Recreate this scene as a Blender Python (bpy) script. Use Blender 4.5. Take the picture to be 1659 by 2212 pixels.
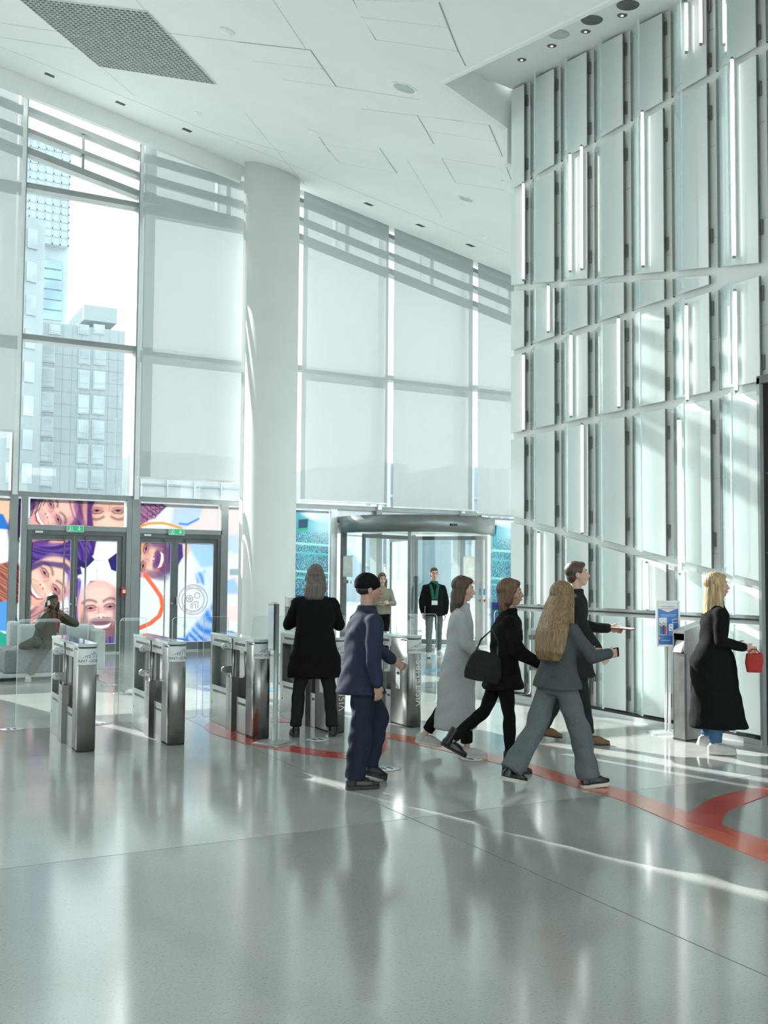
import bpy, bmesh, math, random
import numpy as np
from mathutils import Vector, Matrix, Euler, noise as mnoise
random.seed(7); np.random.seed(7)
SC = bpy.context.scene
COL = SC.collection
for o in list(bpy.data.objects): bpy.data.objects.remove(o, do_unlink=True)

# ------------------------------------------------------------------ camera, world, sun, exposure
FPX, CX, CY = 2150.0, 829.5, 1132.0           # focal length and principal point in photo pixels (1659 x 2212)
EYE = Vector((0.0, 0.0, 1.65))                # X runs along the glass facade, Y towards it
YAW, PITCH, ROLL = math.radians(-28.0), math.radians(2.95), math.radians(0.43)
CAM_R = (Matrix.Rotation(YAW, 3, 'Z') @ Matrix.Rotation(math.pi/2 + PITCH, 3, 'X') @ Matrix.Rotation(ROLL, 3, 'Z'))
cd = bpy.data.cameras.new('camera'); cam = bpy.data.objects.new('camera', cd); COL.objects.link(cam)
cam.matrix_world = Matrix.Translation(EYE) @ CAM_R.to_4x4()
cd.sensor_fit = 'VERTICAL'; cd.sensor_height = 36.0; cd.sensor_width = 27.0
cd.lens = 36.0*FPX/2212.0; cd.shift_y = (CY-1106.0)/2212.0; cd.clip_end = 1000; cd.clip_start = .05
SC.camera = cam

wd = bpy.data.worlds.new('sky'); SC.world = wd; wd.use_nodes = True
bgn = wd.node_tree.nodes['Background']; bgn.inputs[0].default_value = (0.82, 0.945, 0.975, 1); bgn.inputs[1].default_value = 2.3
SUN_H = Vector((0.24, -1.0, 0)); SUN_EL = math.radians(26.0)
sdir = SUN_H.normalized()*math.cos(SUN_EL) + Vector((0, 0, -math.sin(SUN_EL)))
sl = bpy.data.lights.new('sun', 'SUN'); sl.energy = 10.0; sl.angle = math.radians(0.3); sl.color = (1.0, 0.985, 0.95)
so = bpy.data.objects.new('sun', sl); COL.objects.link(so); so.location = (-3, 40, 25)
so.rotation_euler = sdir.to_track_quat('-Z', 'Y').to_euler()
SC.view_settings.view_transform = 'Standard'; SC.view_settings.look = 'None'; SC.view_settings.gamma = 1.0
SC.view_settings.exposure = 0.34; SC.view_settings.use_curve_mapping = False
SC.cycles.adaptive_threshold = .07; SC.cycles.adaptive_min_samples = 12; SC.cycles.max_bounces = 6; SC.cycles.transparent_max_bounces = 20; SC.cycles.diffuse_bounces = 4; SC.cycles.glossy_bounces = 4
SC.cycles.sample_clamp_indirect = 6.0

def ray(x, y):
    return (CAM_R @ Vector(((x-CX)/FPX, -(y-CY)/FPX, -1.0)))
def onz(x, y, z=0.0):                 # the point of the level plane z seen at a photo pixel
    r = ray(x, y); t = (z-EYE.z)/r.z; return EYE + r*t
def onu(x, y, u):                     # ... of the plane X = u
    r = ray(x, y); t = (u-EYE.x)/r.x; return EYE + r*t
def onv(x, y, v):                     # ... of the plane Y = v
    r = ray(x, y); t = (v-EYE.y)/r.y; return EYE + r*t
def proj(P):                          # array (n,3) -> photo pixels
    Rm = np.array(CAM_R); q = (np.asarray(P)-np.array(EYE)) @ Rm
    return CX + FPX*q[:, 0]/-q[:, 2], CY - FPX*q[:, 1]/-q[:, 2]

# ------------------------------------------------------------------ helpers
def link(o, parent=None):
    COL.objects.link(o)
    if parent is not None: o.parent = parent
    return o
def tag(o, label=None, cat=None, group=None, kind=None):
    if label: o['label'] = label
    if cat: o['category'] = cat
    if group: o['group'] = group
    if kind: o['kind'] = kind
    return o
def empty(name, loc=(0, 0, 0), rz=0.0, parent=None):
    o = bpy.data.objects.new(name, None); o.location = loc; o.rotation_euler = (0, 0, rz); o.empty_display_size = .1
    return link(o, parent)
def copy_tree(o, parent=None):
    c = o.copy(); COL.objects.link(c); c.parent = parent
    for ch in [k for k in o.children]: copy_tree(ch, c)
    return c
class MB:
    def __init__(s): s.v = []; s.f = []; s.sm = []
    def add(s, vs, fs, smooth=False):
        b = len(s.v); s.v += [tuple(p) for p in vs]
        for f in fs: s.f.append(tuple(b+i for i in f)); s.sm.append(smooth)
        return s
    def box(s, a, b, M=None):
        x0, y0, z0 = a; x1, y1, z1 = b
        vs = [Vector(p) for p in ((x0,y0,z0),(x1,y0,z0),(x1,y1,z0),(x0,y1,z0),(x0,y0,z1),(x1,y0,z1),(x1,y1,z1),(x0,y1,z1))]
        if M is not None: vs = [M @ p for p in vs]
        return s.add(vs, ((0,3,2,1),(4,5,6,7),(0,1,5,4),(1,2,6,5),(2,3,7,6),(3,0,4,7)))
    def hexa(s, pts):                 # eight corners: bottom four, top four
        return s.add(pts, ((0,3,2,1),(4,5,6,7),(0,1,5,4),(1,2,6,5),(2,3,7,6),(3,0,4,7)))
    def prism(s, poly, z0, z1, M=None, smooth=False):
        n = len(poly); vs = [Vector((p[0], p[1], z0)) for p in poly] + [Vector((p[0], p[1], z1)) for p in poly]
        if M is not None: vs = [M @ p for p in vs]
        s.add(vs, [tuple(range(n-1, -1, -1)), tuple(range(n, 2*n))])
        b = len(s.v)-2*n
        for i in range(n):
            j = (i+1) % n; s.f.append((b+i, b+j, b+n+j, b+n+i)); s.sm.append(smooth)
        return s
    def tube(s, pts, r, n=10, cap=True):
        pts = [Vector(p) for p in pts]; m = len(pts); rr = r if hasattr(r, '__len__') else [r]*m
        vs = []; up = Vector((0, 0, 1))
        for i, p in enumerate(pts):
            t = (pts[min(i+1, m-1)]-pts[max(i-1, 0)]).normalized()
            a = t.cross(up if abs(t.z) < .95 else Vector((1, 0, 0))).normalized(); b = t.cross(a)
            for k in range(n):
                w = 2*math.pi*k/n; vs.append(p + (a*math.cos(w)+b*math.sin(w))*rr[i])
        fs = []
        for i in range(m-1):
            for k in range(n): fs.append((i*n+k, i*n+(k+1) % n, (i+1)*n+(k+1) % n, (i+1)*n+k))
        s.add(vs, fs, True)
        if cap:
            b = len(s.v)-len(vs)
            s.f.append(tuple(b+k for k in range(n))); s.sm.append(False)
            s.f.append(tuple(b+(m-1)*n+k for k in range(n-1, -1, -1))); s.sm.append(False)
        return s
    def ell(s, c, r, n=14, m=9, M=None):
        c = Vector(c); vs = []; fs = []
        for i in range(m+1):
            th = math.pi*i/m
            for k in range(n):
                w = 2*math.pi*k/n; q = Vector((r[0]*math.sin(th)*math.cos(w), r[1]*math.sin(th)*math.sin(w), r[2]*math.cos(th)))
                vs.append(c + (M @ q if M is not None else q))
        for i in range(m):
            for k in range(n): fs.append((i*n+k, (i+1)*n+k, (i+1)*n+(k+1) % n, i*n+(k+1) % n))
        return s.add(vs, fs, True)
    def lathe(s, prof, n=24, c=(0, 0, 0)):
        vs = []; fs = []; m = len(prof)
        for r, z in prof:
            for k in range(n):
                w = 2*math.pi*k/n; vs.append((c[0]+r*math.cos(w), c[1]+r*math.sin(w), c[2]+z))
        for i in range(m-1):
            for k in range(n): fs.append((i*n+k, i*n+(k+1) % n, (i+1)*n+(k+1) % n, (i+1)*n+k))
        s.add(vs, fs, True); b = len(s.v)-len(vs)
        s.f.append(tuple(b+k for k in range(n-1, -1, -1))); s.sm.append(False)
        s.f.append(tuple(b+(m-1)*n+k for k in range(n))); s.sm.append(False)
        return s
    def loft(s, rings, smooth=True):
        n = len(rings[0]); vs = [p for r in rings for p in r]; fs = []
        for i in range(len(rings)-1):
            for k in range(n): fs.append((i*n+k, i*n+(k+1) % n, (i+1)*n+(k+1) % n, (i+1)*n+k))
        s.add(vs, fs, smooth); b = len(s.v)-len(vs)
        s.f.append(tuple(b+k for k in range(n-1, -1, -1))); s.sm.append(smooth)
        s.f.append(tuple(b+(len(rings)-1)*n+k for k in range(n))); s.sm.append(smooth)
        return s
    def mesh(s, name, mat=None):
        me = bpy.data.meshes.new(name); me.from_pydata([tuple(p) for p in s.v], [], s.f)
        me.polygons.foreach_set('use_smooth', s.sm)
        if mat: me.materials.append(mat)
        me.update(); return me
    def build(s, name, mat, parent=None, bevel=0.0, loc=None, fix=False):
        me = s.mesh(name, mat)
        if bevel > 0 or fix:
            bm = bmesh.new(); bm.from_mesh(me)
            if fix: bmesh.ops.recalc_face_normals(bm, faces=bm.faces[:])
            if bevel > 0:
                es = [e for e in bm.edges if len(e.link_faces) == 2 and e.calc_face_angle(0) > .6]
                bmesh.ops.bevel(bm, geom=es, offset=bevel, segments=2, affect='EDGES', profile=.6, clamp_overlap=True)
                for f in bm.faces: f.smooth = f.smooth
            bm.to_mesh(me); bm.free()
        o = bpy.data.objects.new(name, me)
        if loc is not None: o.location = loc
        return link(o, parent)
def struct(o): o['kind'] = 'structure'; return o
def rrect(w, h, r, n=5, cx=0, cy=0):
    pts = []
    for (sx, sy, a0) in ((1, -1, -90), (1, 1, 0), (-1, 1, 90), (-1, -1, 180)):
        for k in range(n+1):
            a = math.radians(a0+90*k/n); pts.append((cx+sx*(w/2-r)+r*math.cos(a), cy+sy*(h/2-r)+r*math.sin(a)))
    return pts
def text_mesh(txt, size, depth=0.0, align='CENTER', spacing=1.0):
    cu = bpy.data.curves.new('t', 'FONT'); cu.body = txt; cu.size = size; cu.align_x = align; cu.align_y = 'CENTER'
    cu.extrude = depth; cu.resolution_u = 3; cu.space_character = spacing
    ob = bpy.data.objects.new('t', cu); COL.objects.link(ob)
    dg = bpy.context.evaluated_depsgraph_get(); me = bpy.data.meshes.new_from_object(ob.evaluated_get(dg))
    bpy.data.objects.remove(ob, do_unlink=True); return me

# ------------------------------------------------------------------ materials
MAT = {}
def newmat(name):
    m = bpy.data.materials.new(name); m.use_nodes = True; MAT[name] = m
    return m, m.node_tree.nodes, m.node_tree.links
def pbr(name, col, rough=.5, metal=0.0, nscale=8.0, namt=.06, bump=0.0, bscale=None, stretch=None, spec=.5, sheen=0.0, coord='Object', coat=0.0, emit=None):
    m, N, L = newmat(name); b = N['Principled BSDF']
    b.inputs['Roughness'].default_value = rough; b.inputs['Metallic'].default_value = metal
    b.inputs['Specular IOR Level'].default_value = spec
    if coat: b.inputs['Coat Weight'].default_value = coat; b.inputs['Coat Roughness'].default_value = .05
    if sheen: b.inputs['Sheen Weight'].default_value = sheen
    tc = N.new('ShaderNodeTexCoord'); mp = N.new('ShaderNodeMapping'); L.new(tc.outputs[coord], mp.inputs[0])
    if stretch: mp.inputs['Scale'].default_value = stretch
    nz = N.new('ShaderNodeTexNoise'); nz.inputs['Scale'].default_value = nscale; nz.inputs['Detail'].default_value = 4
    L.new(mp.outputs[0], nz.inputs['Vector'])
    rp = N.new('ShaderNodeValToRGB'); c = col
    rp.color_ramp.elements[0].color = tuple(max(0, x*(1-namt*2)) for x in c[:3])+(1,)
    rp.color_ramp.elements[1].color = tuple(min(1, x*(1+namt*2)) for x in c[:3])+(1,)
    rp.color_ramp.elements[0].position = .3; rp.color_ramp.elements[1].position = .7
    L.new(nz.outputs['Fac'], rp.inputs[0]); L.new(rp.outputs[0], b.inputs['Base Color'])
    if bump:
        n2 = N.new('ShaderNodeTexNoise'); n2.inputs['Scale'].default_value = bscale or nscale*3; n2.inputs['Detail'].default_value = 3
        L.new(mp.outputs[0], n2.inputs['Vector'])
        bp = N.new('ShaderNodeBump'); bp.inputs['Strength'].default_value = bump; bp.inputs['Distance'].default_value = .01
        L.new(n2.outputs['Fac'], bp.inputs['Height']); L.new(bp.outputs[0], b.inputs['Normal'])
    if emit:
        b.inputs['Emission Color'].default_value = emit[0]+(1,); b.inputs['Emission Strength'].default_value = emit[1]
    return m
def glass(name, tint=(.95, .98, .97), refl=.9, ior=1.5, rough=.0, haze=0.0, hcol=(.9, .95, .95)):
    m, N, L = newmat(name); N.remove(N['Principled BSDF']); out = N['Material Output']
    tr = N.new('ShaderNodeBsdfTransparent'); tr.inputs[0].default_value = tint+(1,)
    gl = N.new('ShaderNodeBsdfGlossy'); gl.inputs['Roughness'].default_value = rough; gl.inputs[0].default_value = (1, 1, 1, 1)
    fr = N.new('ShaderNodeFresnel'); ge = N.new('ShaderNodeNewGeometry'); mi = N.new('ShaderNodeMath'); mi.operation = 'MULTIPLY_ADD'
    mi.inputs[1].default_value = 1/ior-ior; mi.inputs[2].default_value = ior; L.new(ge.outputs['Backfacing'], mi.inputs[0]); L.new(mi.outputs[0], fr.inputs[0])
    mu = N.new('ShaderNodeMath'); mu.operation = 'MULTIPLY'; mu.inputs[1].default_value = refl; L.new(fr.outputs[0], mu.inputs[0])
    mx = N.new('ShaderNodeMixShader'); L.new(mu.outputs[0], mx.inputs[0])
    base = tr
    if haze:
        df = N.new('ShaderNodeBsdfDiffuse'); df.inputs[0].default_value = hcol+(1,)
        tl = N.new('ShaderNodeBsdfTranslucent'); tl.inputs[0].default_value = hcol+(1,)
        a = N.new('ShaderNodeMixShader'); a.inputs[0].default_value = .5; L.new(df.outputs[0], a.inputs[1]); L.new(tl.outputs[0], a.inputs[2])
        nz = N.new('ShaderNodeTexNoise'); nz.inputs['Scale'].default_value = 1.5
        mm = N.new('ShaderNodeMath'); mm.operation = 'MULTIPLY_ADD'; mm.inputs[1].default_value = haze*.3; mm.inputs[2].default_value = haze*.85
        L.new(nz.outputs['Fac'], mm.inputs[0])
        b = N.new('ShaderNodeMixShader'); L.new(mm.outputs[0], b.inputs[0]); L.new(tr.outputs[0], b.inputs[1]); L.new(a.outputs[0], b.inputs[2]); base = b
    L.new(base.outputs[0], mx.inputs[1]); L.new(gl.outputs[0], mx.inputs[2]); L.new(mx.outputs[0], out.inputs[0])
    return m
def fabric_screen(name, col, openness, trans):
    m, N, L = newmat(name); N.remove(N['Principled BSDF']); out = N['Material Output']
    tr = N.new('ShaderNodeBsdfTransparent'); tr.inputs[0].default_value = (1, 1, 1, 1)
    tl = N.new('ShaderNodeBsdfTranslucent'); df = N.new('ShaderNodeBsdfDiffuse')
    tc = N.new('ShaderNodeTexCoord'); wv = N.new('ShaderNodeTexNoise'); wv.inputs['Scale'].default_value = 2.0
    L.new(tc.outputs['Object'], wv.inputs['Vector'])
    rp = N.new('ShaderNodeValToRGB'); rp.color_ramp.elements[0].color = tuple(x*.96 for x in col)+(1,); rp.color_ramp.elements[1].color = col+(1,)
    L.new(wv.outputs['Fac'], rp.inputs[0]); L.new(rp.outputs[0], tl.inputs[0]); L.new(rp.outputs[0], df.inputs[0])
    a = N.new('ShaderNodeMixShader'); a.inputs[0].default_value = trans; L.new(df.outputs[0], a.inputs[1]); L.new(tl.outputs[0], a.inputs[2])
    b = N.new('ShaderNodeMixShader'); b.inputs[0].default_value = openness; L.new(a.outputs[0], b.inputs[1]); L.new(tr.outputs[0], b.inputs[2])
    L.new(b.outputs[0], out.inputs[0]); return m
def film(name, trans=.75, attr='print', rough=.25, gain=1.0):
    m, N, L = newmat(name); N.remove(N['Principled BSDF']); out = N['Material Output']
    at = N.new('ShaderNodeVertexColor'); at.layer_name = attr
    tl = N.new('ShaderNodeBsdfTranslucent'); df = N.new('ShaderNodeBsdfDiffuse'); gl = N.new('ShaderNodeBsdfGlossy'); gl.inputs['Roughness'].default_value = rough
    mg = N.new('ShaderNodeMix'); mg.data_type = 'RGBA'; mg.blend_type = 'MULTIPLY'; mg.inputs[0].default_value = 1.0; mg.inputs[7].default_value = (gain, gain, gain, 1)
    L.new(at.outputs[0], mg.inputs[6]); L.new(mg.outputs[2], tl.inputs[0]); L.new(mg.outputs[2], df.inputs[0])
    a = N.new('ShaderNodeMixShader'); a.inputs[0].default_value = trans; L.new(df.outputs[0], a.inputs[1]); L.new(tl.outputs[0], a.inputs[2])
    fr = N.new('ShaderNodeFresnel'); fr.inputs[0].default_value = 1.3
    b = N.new('ShaderNodeMixShader'); L.new(fr.outputs[0], b.inputs[0]); L.new(a.outputs[0], b.inputs[1]); L.new(gl.outputs[0], b.inputs[2])
    L.new(b.outputs[0], out.inputs[0]); return m
def emis(name, col, s):
    m, N, L = newmat(name); N.remove(N['Principled BSDF']); e = N.new('ShaderNodeEmission')
    e.inputs[0].default_value = col+(1,); e.inputs[1].default_value = s; L.new(e.outputs[0], N['Material Output'].inputs[0]); return m
def attr_mat(name, rough=.5, attr='print', coat=0.0):
    m, N, L = newmat(name); at = N.new('ShaderNodeVertexColor'); at.layer_name = attr
    L.new(at.outputs[0], N['Principled BSDF'].inputs['Base Color']); N['Principled BSDF'].inputs['Roughness'].default_value = rough
    N['Principled BSDF'].inputs['Coat Weight'].default_value = coat; return m

pbr('white_paint', (.86, .88, .865), .55, nscale=1.2, namt=.012)
pbr('ceiling_paint', (.86, .885, .875), .6, nscale=.8, namt=.012)
pbr('joint_dark', (.30, .32, .30), .7)
pbr('alu_frame', (.30, .325, .325), .42, .25, nscale=3, namt=.04)
pbr('alu_light', (.66, .69, .69), .35, .5, nscale=3, namt=.03)
pbr('dark_frame', (.13, .145, .145), .4, .3, nscale=3, namt=.05)
pbr('black', (.012, .014, .014), .45)
pbr('steel', (.38, .378, .36), .28, 1.0, nscale=3, namt=.04, bump=.02, bscale=30, stretch=(60, 60, .6))
pbr('steel_dark', (.28, .28, .265), .32, 1.0, nscale=3, namt=.05, stretch=(60, 60, .6))
pbr('steel_plain', (.46, .47, .46), .22, 1.0, nscale=5, namt=.03)
pbr('lid_glass', (.56, .66, .68), .06, 0, nscale=2, namt=.03, coat=.6)
pbr('rubber', (.03, .03, .03), .7)
pbr('stone_white', (.75, .78, .78), .5, nscale=1, namt=.02)
glass('pane_glass', (.97, .99, .985), .85)
glass('flap_glass', (.96, .985, .975), 1.0)
pbr('wall_glass', (.83, .88, .875), .12, nscale=1.0, namt=.012, spec=.55)
glass('fin_glass', (.94, .985, .98), 1.0, haze=.28, hcol=(.80, .90, .895))
pbr('glass_edge', (.72, .84, .825), .15, nscale=4, namt=.05)
fabric_screen('blind_cloth', (.46, .505, .51), .045, .15)
film('printed_film', .7, gain=.34)
attr_mat('print_paper', .35, coat=.2)
emis('led_tube', (1.0, .985, .95), 5.0)
emis('led_warm', (1.0, .85, .65), 1.0)
# ------------------------------------------------------------------ floor: polished concrete slabs
def floor_mat(name, col, seed):
    m, N, L = newmat(name); b = N['Principled BSDF']
    tc = N.new('ShaderNodeTexCoord'); mp = N.new('ShaderNodeMapping'); L.new(tc.outputs['Object'], mp.inputs[0]); mp.inputs['Location'].default_value = (seed, seed*.7, 0)
    n1 = N.new('ShaderNodeTexNoise'); n1.inputs['Scale'].default_value = .7; n1.inputs['Detail'].default_value = 5; L.new(mp.outputs[0], n1.inputs['Vector'])
    n2 = N.new('ShaderNodeTexNoise'); n2.inputs['Scale'].default_value = 90; n2.inputs['Detail'].default_value = 2; L.new(mp.outputs[0], n2.inputs['Vector'])
    r1 = N.new('ShaderNodeValToRGB'); r1.color_ramp.elements[0].position = .3; r1.color_ramp.elements[1].position = .75
    r1.color_ramp.elements[0].color = tuple(x*.86 for x in col)+(1,); r1.color_ramp.elements[1].color = tuple(x*1.1 for x in col)+(1,)
    L.new(n1.outputs['Fac'], r1.inputs[0])
    r2 = N.new('ShaderNodeValToRGB'); r2.color_ramp.elements[0].position = .30; r2.color_ramp.elements[1].position = .42
    r2.color_ramp.elements[0].color = (.55, .55, .55, 1); r2.color_ramp.elements[1].color = (1, 1, 1, 1); L.new(n2.outputs['Fac'], r2.inputs[0])
    mx = N.new('ShaderNodeMix'); mx.data_type = 'RGBA'; mx.blend_type = 'MULTIPLY'; mx.inputs[0].default_value = .8
    L.new(r1.outputs[0], mx.inputs[6]); L.new(r2.outputs[0], mx.inputs[7]); L.new(mx.outputs[2], b.inputs['Base Color'])
    r3 = N.new('ShaderNodeMapRange'); r3.inputs[3].default_value = .09; r3.inputs[4].default_value = .15; L.new(n1.outputs['Fac'], r3.inputs[0])
    L.new(r3.outputs[0], b.inputs['Roughness']); b.inputs['Specular IOR Level'].default_value = .85
    # fine wear scratches in the polish
    mp2 = N.new('ShaderNodeMapping'); mp2.inputs['Scale'].default_value = (1, 14, 1); mp2.inputs['Rotation'].default_value = (0, 0, .5+seed); L.new(tc.outputs['Object'], mp2.inputs[0])
    n4 = N.new('ShaderNodeTexNoise'); n4.inputs['Scale'].default_value = 4; n4.inputs['Detail'].default_value = 6; L.new(mp2.outputs[0], n4.inputs['Vector'])
    bp = N.new('ShaderNodeBump'); bp.inputs['Strength'].default_value = .006; bp.inputs['Distance'].default_value = .01
    L.new(n4.outputs['Fac'], bp.inputs['Height']); L.new(bp.outputs[0], b.inputs['Normal'])
    return m
FC = (.42, .43, .405)
fm_a = floor_mat('concrete_pale', tuple(x*1.10 for x in FC), 0.0)
fm_b = floor_mat('concrete_dark', tuple(x*.86 for x in FC), 3.3)
floor = struct(MB().box((-9, -6, -.30), (20, 21.0, -.03)).build('floor', MAT['joint_dark']))
us = [-9.0, -2.6, 3.40, 9.4, 20.0]; vs_ = [-6.0, 0.0, 5.97, 11.95, 17.9, 21.0]
for i in range(len(us)-1):
    for j in range(len(vs_)-1):
        g = .004
        mat = fm_b if (i in (1, 2) and j in (0, 1) and not (i == 0)) else fm_a
        MB().box((us[i]+g, vs_[j]+g, -.03), (us[i+1]-g, vs_[j+1]-g, 0)).build('slab', mat, floor)

# ------------------------------------------------------------------ ceiling: one tilted plane, a slot beside the panelled wall
CA, CB, CC = 6.45, -.192, .271
def cz(u, v): return CA + CB*u + CC*v
def onc(x, y, off=0.0):               # the point of the ceiling plane seen at a photo pixel
    r = ray(x, y); t = (CA-off - EYE.z + CB*EYE.x + CC*EYE.y)/(r.z - CB*r.x - CC*r.y); return EYE + r*t
VB = 20.30                            # the ceiling ends over the blinds
pA, pB = onc(958, 181), onc(1335, 0)
slot_dir = (pB-pA)
def slot_u(v): return pA.x + (v-pA.y)*slot_dir.x/slot_dir.y
T = .30
def slabpoly(mb, poly):               # a piece of the tilted ceiling with thickness
    n = len(poly); vs = [(u, v, cz(u, v)) for u, v in poly] + [(u, v, cz(u, v)+T) for u, v in poly]
    fs = [tuple(range(n-1, -1, -1)), tuple(range(n, 2*n))] + [(i, (i+1) % n, n+(i+1) % n, n+i) for i in range(n)]
    mb.add(vs, fs)
c = MB()
slabpoly(c, [(-9, -5), (slot_u(-5), -5), (pA.x, pA.y), (pA.x, VB), (-9, VB)])
VE = 11.42; UE = 8.0                     # the slot ends just past the end of the panelled wall
slabpoly(c, [(pA.x, pA.y), (UE, VE), (19, VE), (19, VB), (pA.x, VB)])
ceiling = struct(c.build('ceiling', MAT['ceiling_paint'], fix=True))
WU = 8.0                              # plane of the glass panels
def sz(v): return 8.50 + .13*(v-11.0)
s = MB()                              # slot soffit above the panelled wall and its end face
s.hexa([(slot_u(-5)-.05, -5, sz(-5)), (9.2, -5, sz(-5)), (9.2, VE+.1, sz(VE+.1)), (pA.x-.05, pA.y+.1, sz(pA.y+.1)),
        (slot_u(-5)-.05, -5, sz(-5)+.25), (9.2, -5, sz(-5)+.25), (9.2, VE+.1, sz(VE+.1)+.25), (pA.x-.05, pA.y+.1, sz(pA.y+.1)+.25)])
s.build('slot_soffit', MAT['ceiling_paint'], ceiling, fix=True)
s = MB(); e_ = .012
s.hexa([(pA.x, pA.y-e_, cz(pA.x, pA.y)), (UE, VE-e_, cz(UE, VE)), (UE, VE+.1, cz(UE, VE)), (pA.x, pA.y+.1, cz(pA.x, pA.y)),
        (pA.x, pA.y-e_, sz(pA.y)+.2), (UE, VE-e_, sz(VE)+.2), (UE, VE+.1, sz(VE)+.2), (pA.x, pA.y+.1, sz(pA.y)+.2)])
s.hexa([(UE, VE-e_, cz(UE, VE)-.5), (9.2, VE-e_, cz(9.2, VE)-.5), (9.2, VE+.1, cz(9.2, VE)-.5), (UE, VE+.1, cz(UE, VE)-.5),
        (UE, VE-e_, sz(VE)+.2), (9.2, VE-e_, sz(VE)+.2), (9.2, VE+.1, sz(VE)+.2), (UE, VE+.1, sz(VE)+.2)])
s.build('slot_end', MAT['ceiling_paint'], ceiling, fix=True)
s = MB(); q = .06                     # upstand closing the slot along the main ceiling edge, with its thin bright lip
a0, a1 = (slot_u(-5), -5), (pA.x, pA.y)
s.hexa([(a0[0]-q, a0[1], cz(*a0)-.015), (a0[0], a0[1], cz(*a0)-.015), (a1[0], a1[1], cz(*a1)-.015), (a1[0]-q, a1[1], cz(*a1)-.015),
        (a0[0]-q, a0[1], sz(-5)+.2), (a0[0], a0[1], sz(-5)+.2), (a1[0], a1[1], sz(pA.y)+.2), (a1[0]-q, a1[1], sz(pA.y)+.2)])
s.build('slot_upstand', MAT['ceiling_paint'], ceiling, fix=True)
# joints of the ceiling boards (pixel pairs read on the photograph, laid on the ceiling plane as recessed-looking shadow gaps)
def strip(p0, p1, w, h=.004, name='joint', mat='joint_dark', parent=ceiling):
    d = (p1-p0); L_ = d.length; d.normalize(); nrm = Vector((-CB, -CC, 1)).normalized(); sd = d.cross(nrm).normalized()*w/2
    mb = MB(); lo = nrm*(-h)
    mb.hexa([p0-sd+lo, p0+sd+lo, p1+sd+lo, p1-sd+lo, p0-sd+nrm*.01, p0+sd+nrm*.01, p1+sd+nrm*.01, p1-sd+nrm*.01])
    return mb.build(name, MAT[mat], parent, fix=True)
pbr('joint_soft', (.62, .65, .65), .7)
dark = [((763, 0), (812, 86)), ((949, 5), (990, 110)), ((990, 110), (1006, 142)), ((812, 85), (990, 110)), ((781, 36), (955, 58)),
        ((540, 92), (575, 163)), ((511, 90), (671, 108)), ((671, 108), (727, 187)), ((547, 131), (698, 149)), ((610, 171), (727, 187)),
        ((902, 249), (937, 311)), ((922, 282), (1070, 305)), ((1057, 270), (1085, 336)), ((973, 319), (1083, 337)), ((1085, 336), (1106, 392)),
        ((700, 312), (734, 352)), ((734, 352), (857, 373)), ((820, 320), (857, 373)), ((712, 328), (828, 344)),
        ((955, 342), (984, 394)), ((972, 370), (1088, 390)), ((984, 394), (1090, 410)), ((690, 296), (712, 328))]
soft = [((0, 100), (1100, 547)), ((0, 49), (260, 90)), ((0, 80), (160, 105)), ((294, 0), (380, 92)), ((350, 70), (516, 90)), ((590, 0), (690, 150)),
        ((455, 283), (620, 330)), ((727, 187), (905, 215)), ((780, 235), (1000, 262)), ((200, 128), (290, 207)), ((530, 245), (660, 400)), ((880, 345), (955, 470))]
for a, b in dark: strip(onc(*a), onc(*b), .012)
def board(q, h=.006):                # access panels: thin boards standing a little proud of the ceiling
    P4 = [onc(*p) for p in q]; c0 = sum(P4, Vector())/4; P4 = [c0+(p-c0)*.985 for p in P4]; nrm = Vector((-CB, -CC, 1)).normalized()
    mb = MB(); mb.hexa([p-nrm*h for p in P4]+[p+nrm*.005 for p in P4]); return mb.build('access_panel', MAT['ceiling_paint'], ceiling, fix=True)
for q in (((511, 90), (671, 108), (698, 149), (547, 131)), ((547, 131), (698, 149), (727, 187), (575, 166)), ((763, 0), (949, 5), (969, 59), (781, 36)), ((781, 36), (969, 59), (990, 110), (812, 85)),
          ((902, 249), (1057, 270), (1070, 305), (922, 282)), ((922, 282), (1070, 305), (1083, 337), (940, 314)), ((700, 312), (820, 330), (857, 373), (734, 352)), ((955, 342), (1075, 361), (1090, 410), (984, 394))): board(q)
for a, b in soft: strip(onc(*a), onc(*b), .010, name='joint', mat='joint_soft')

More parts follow.
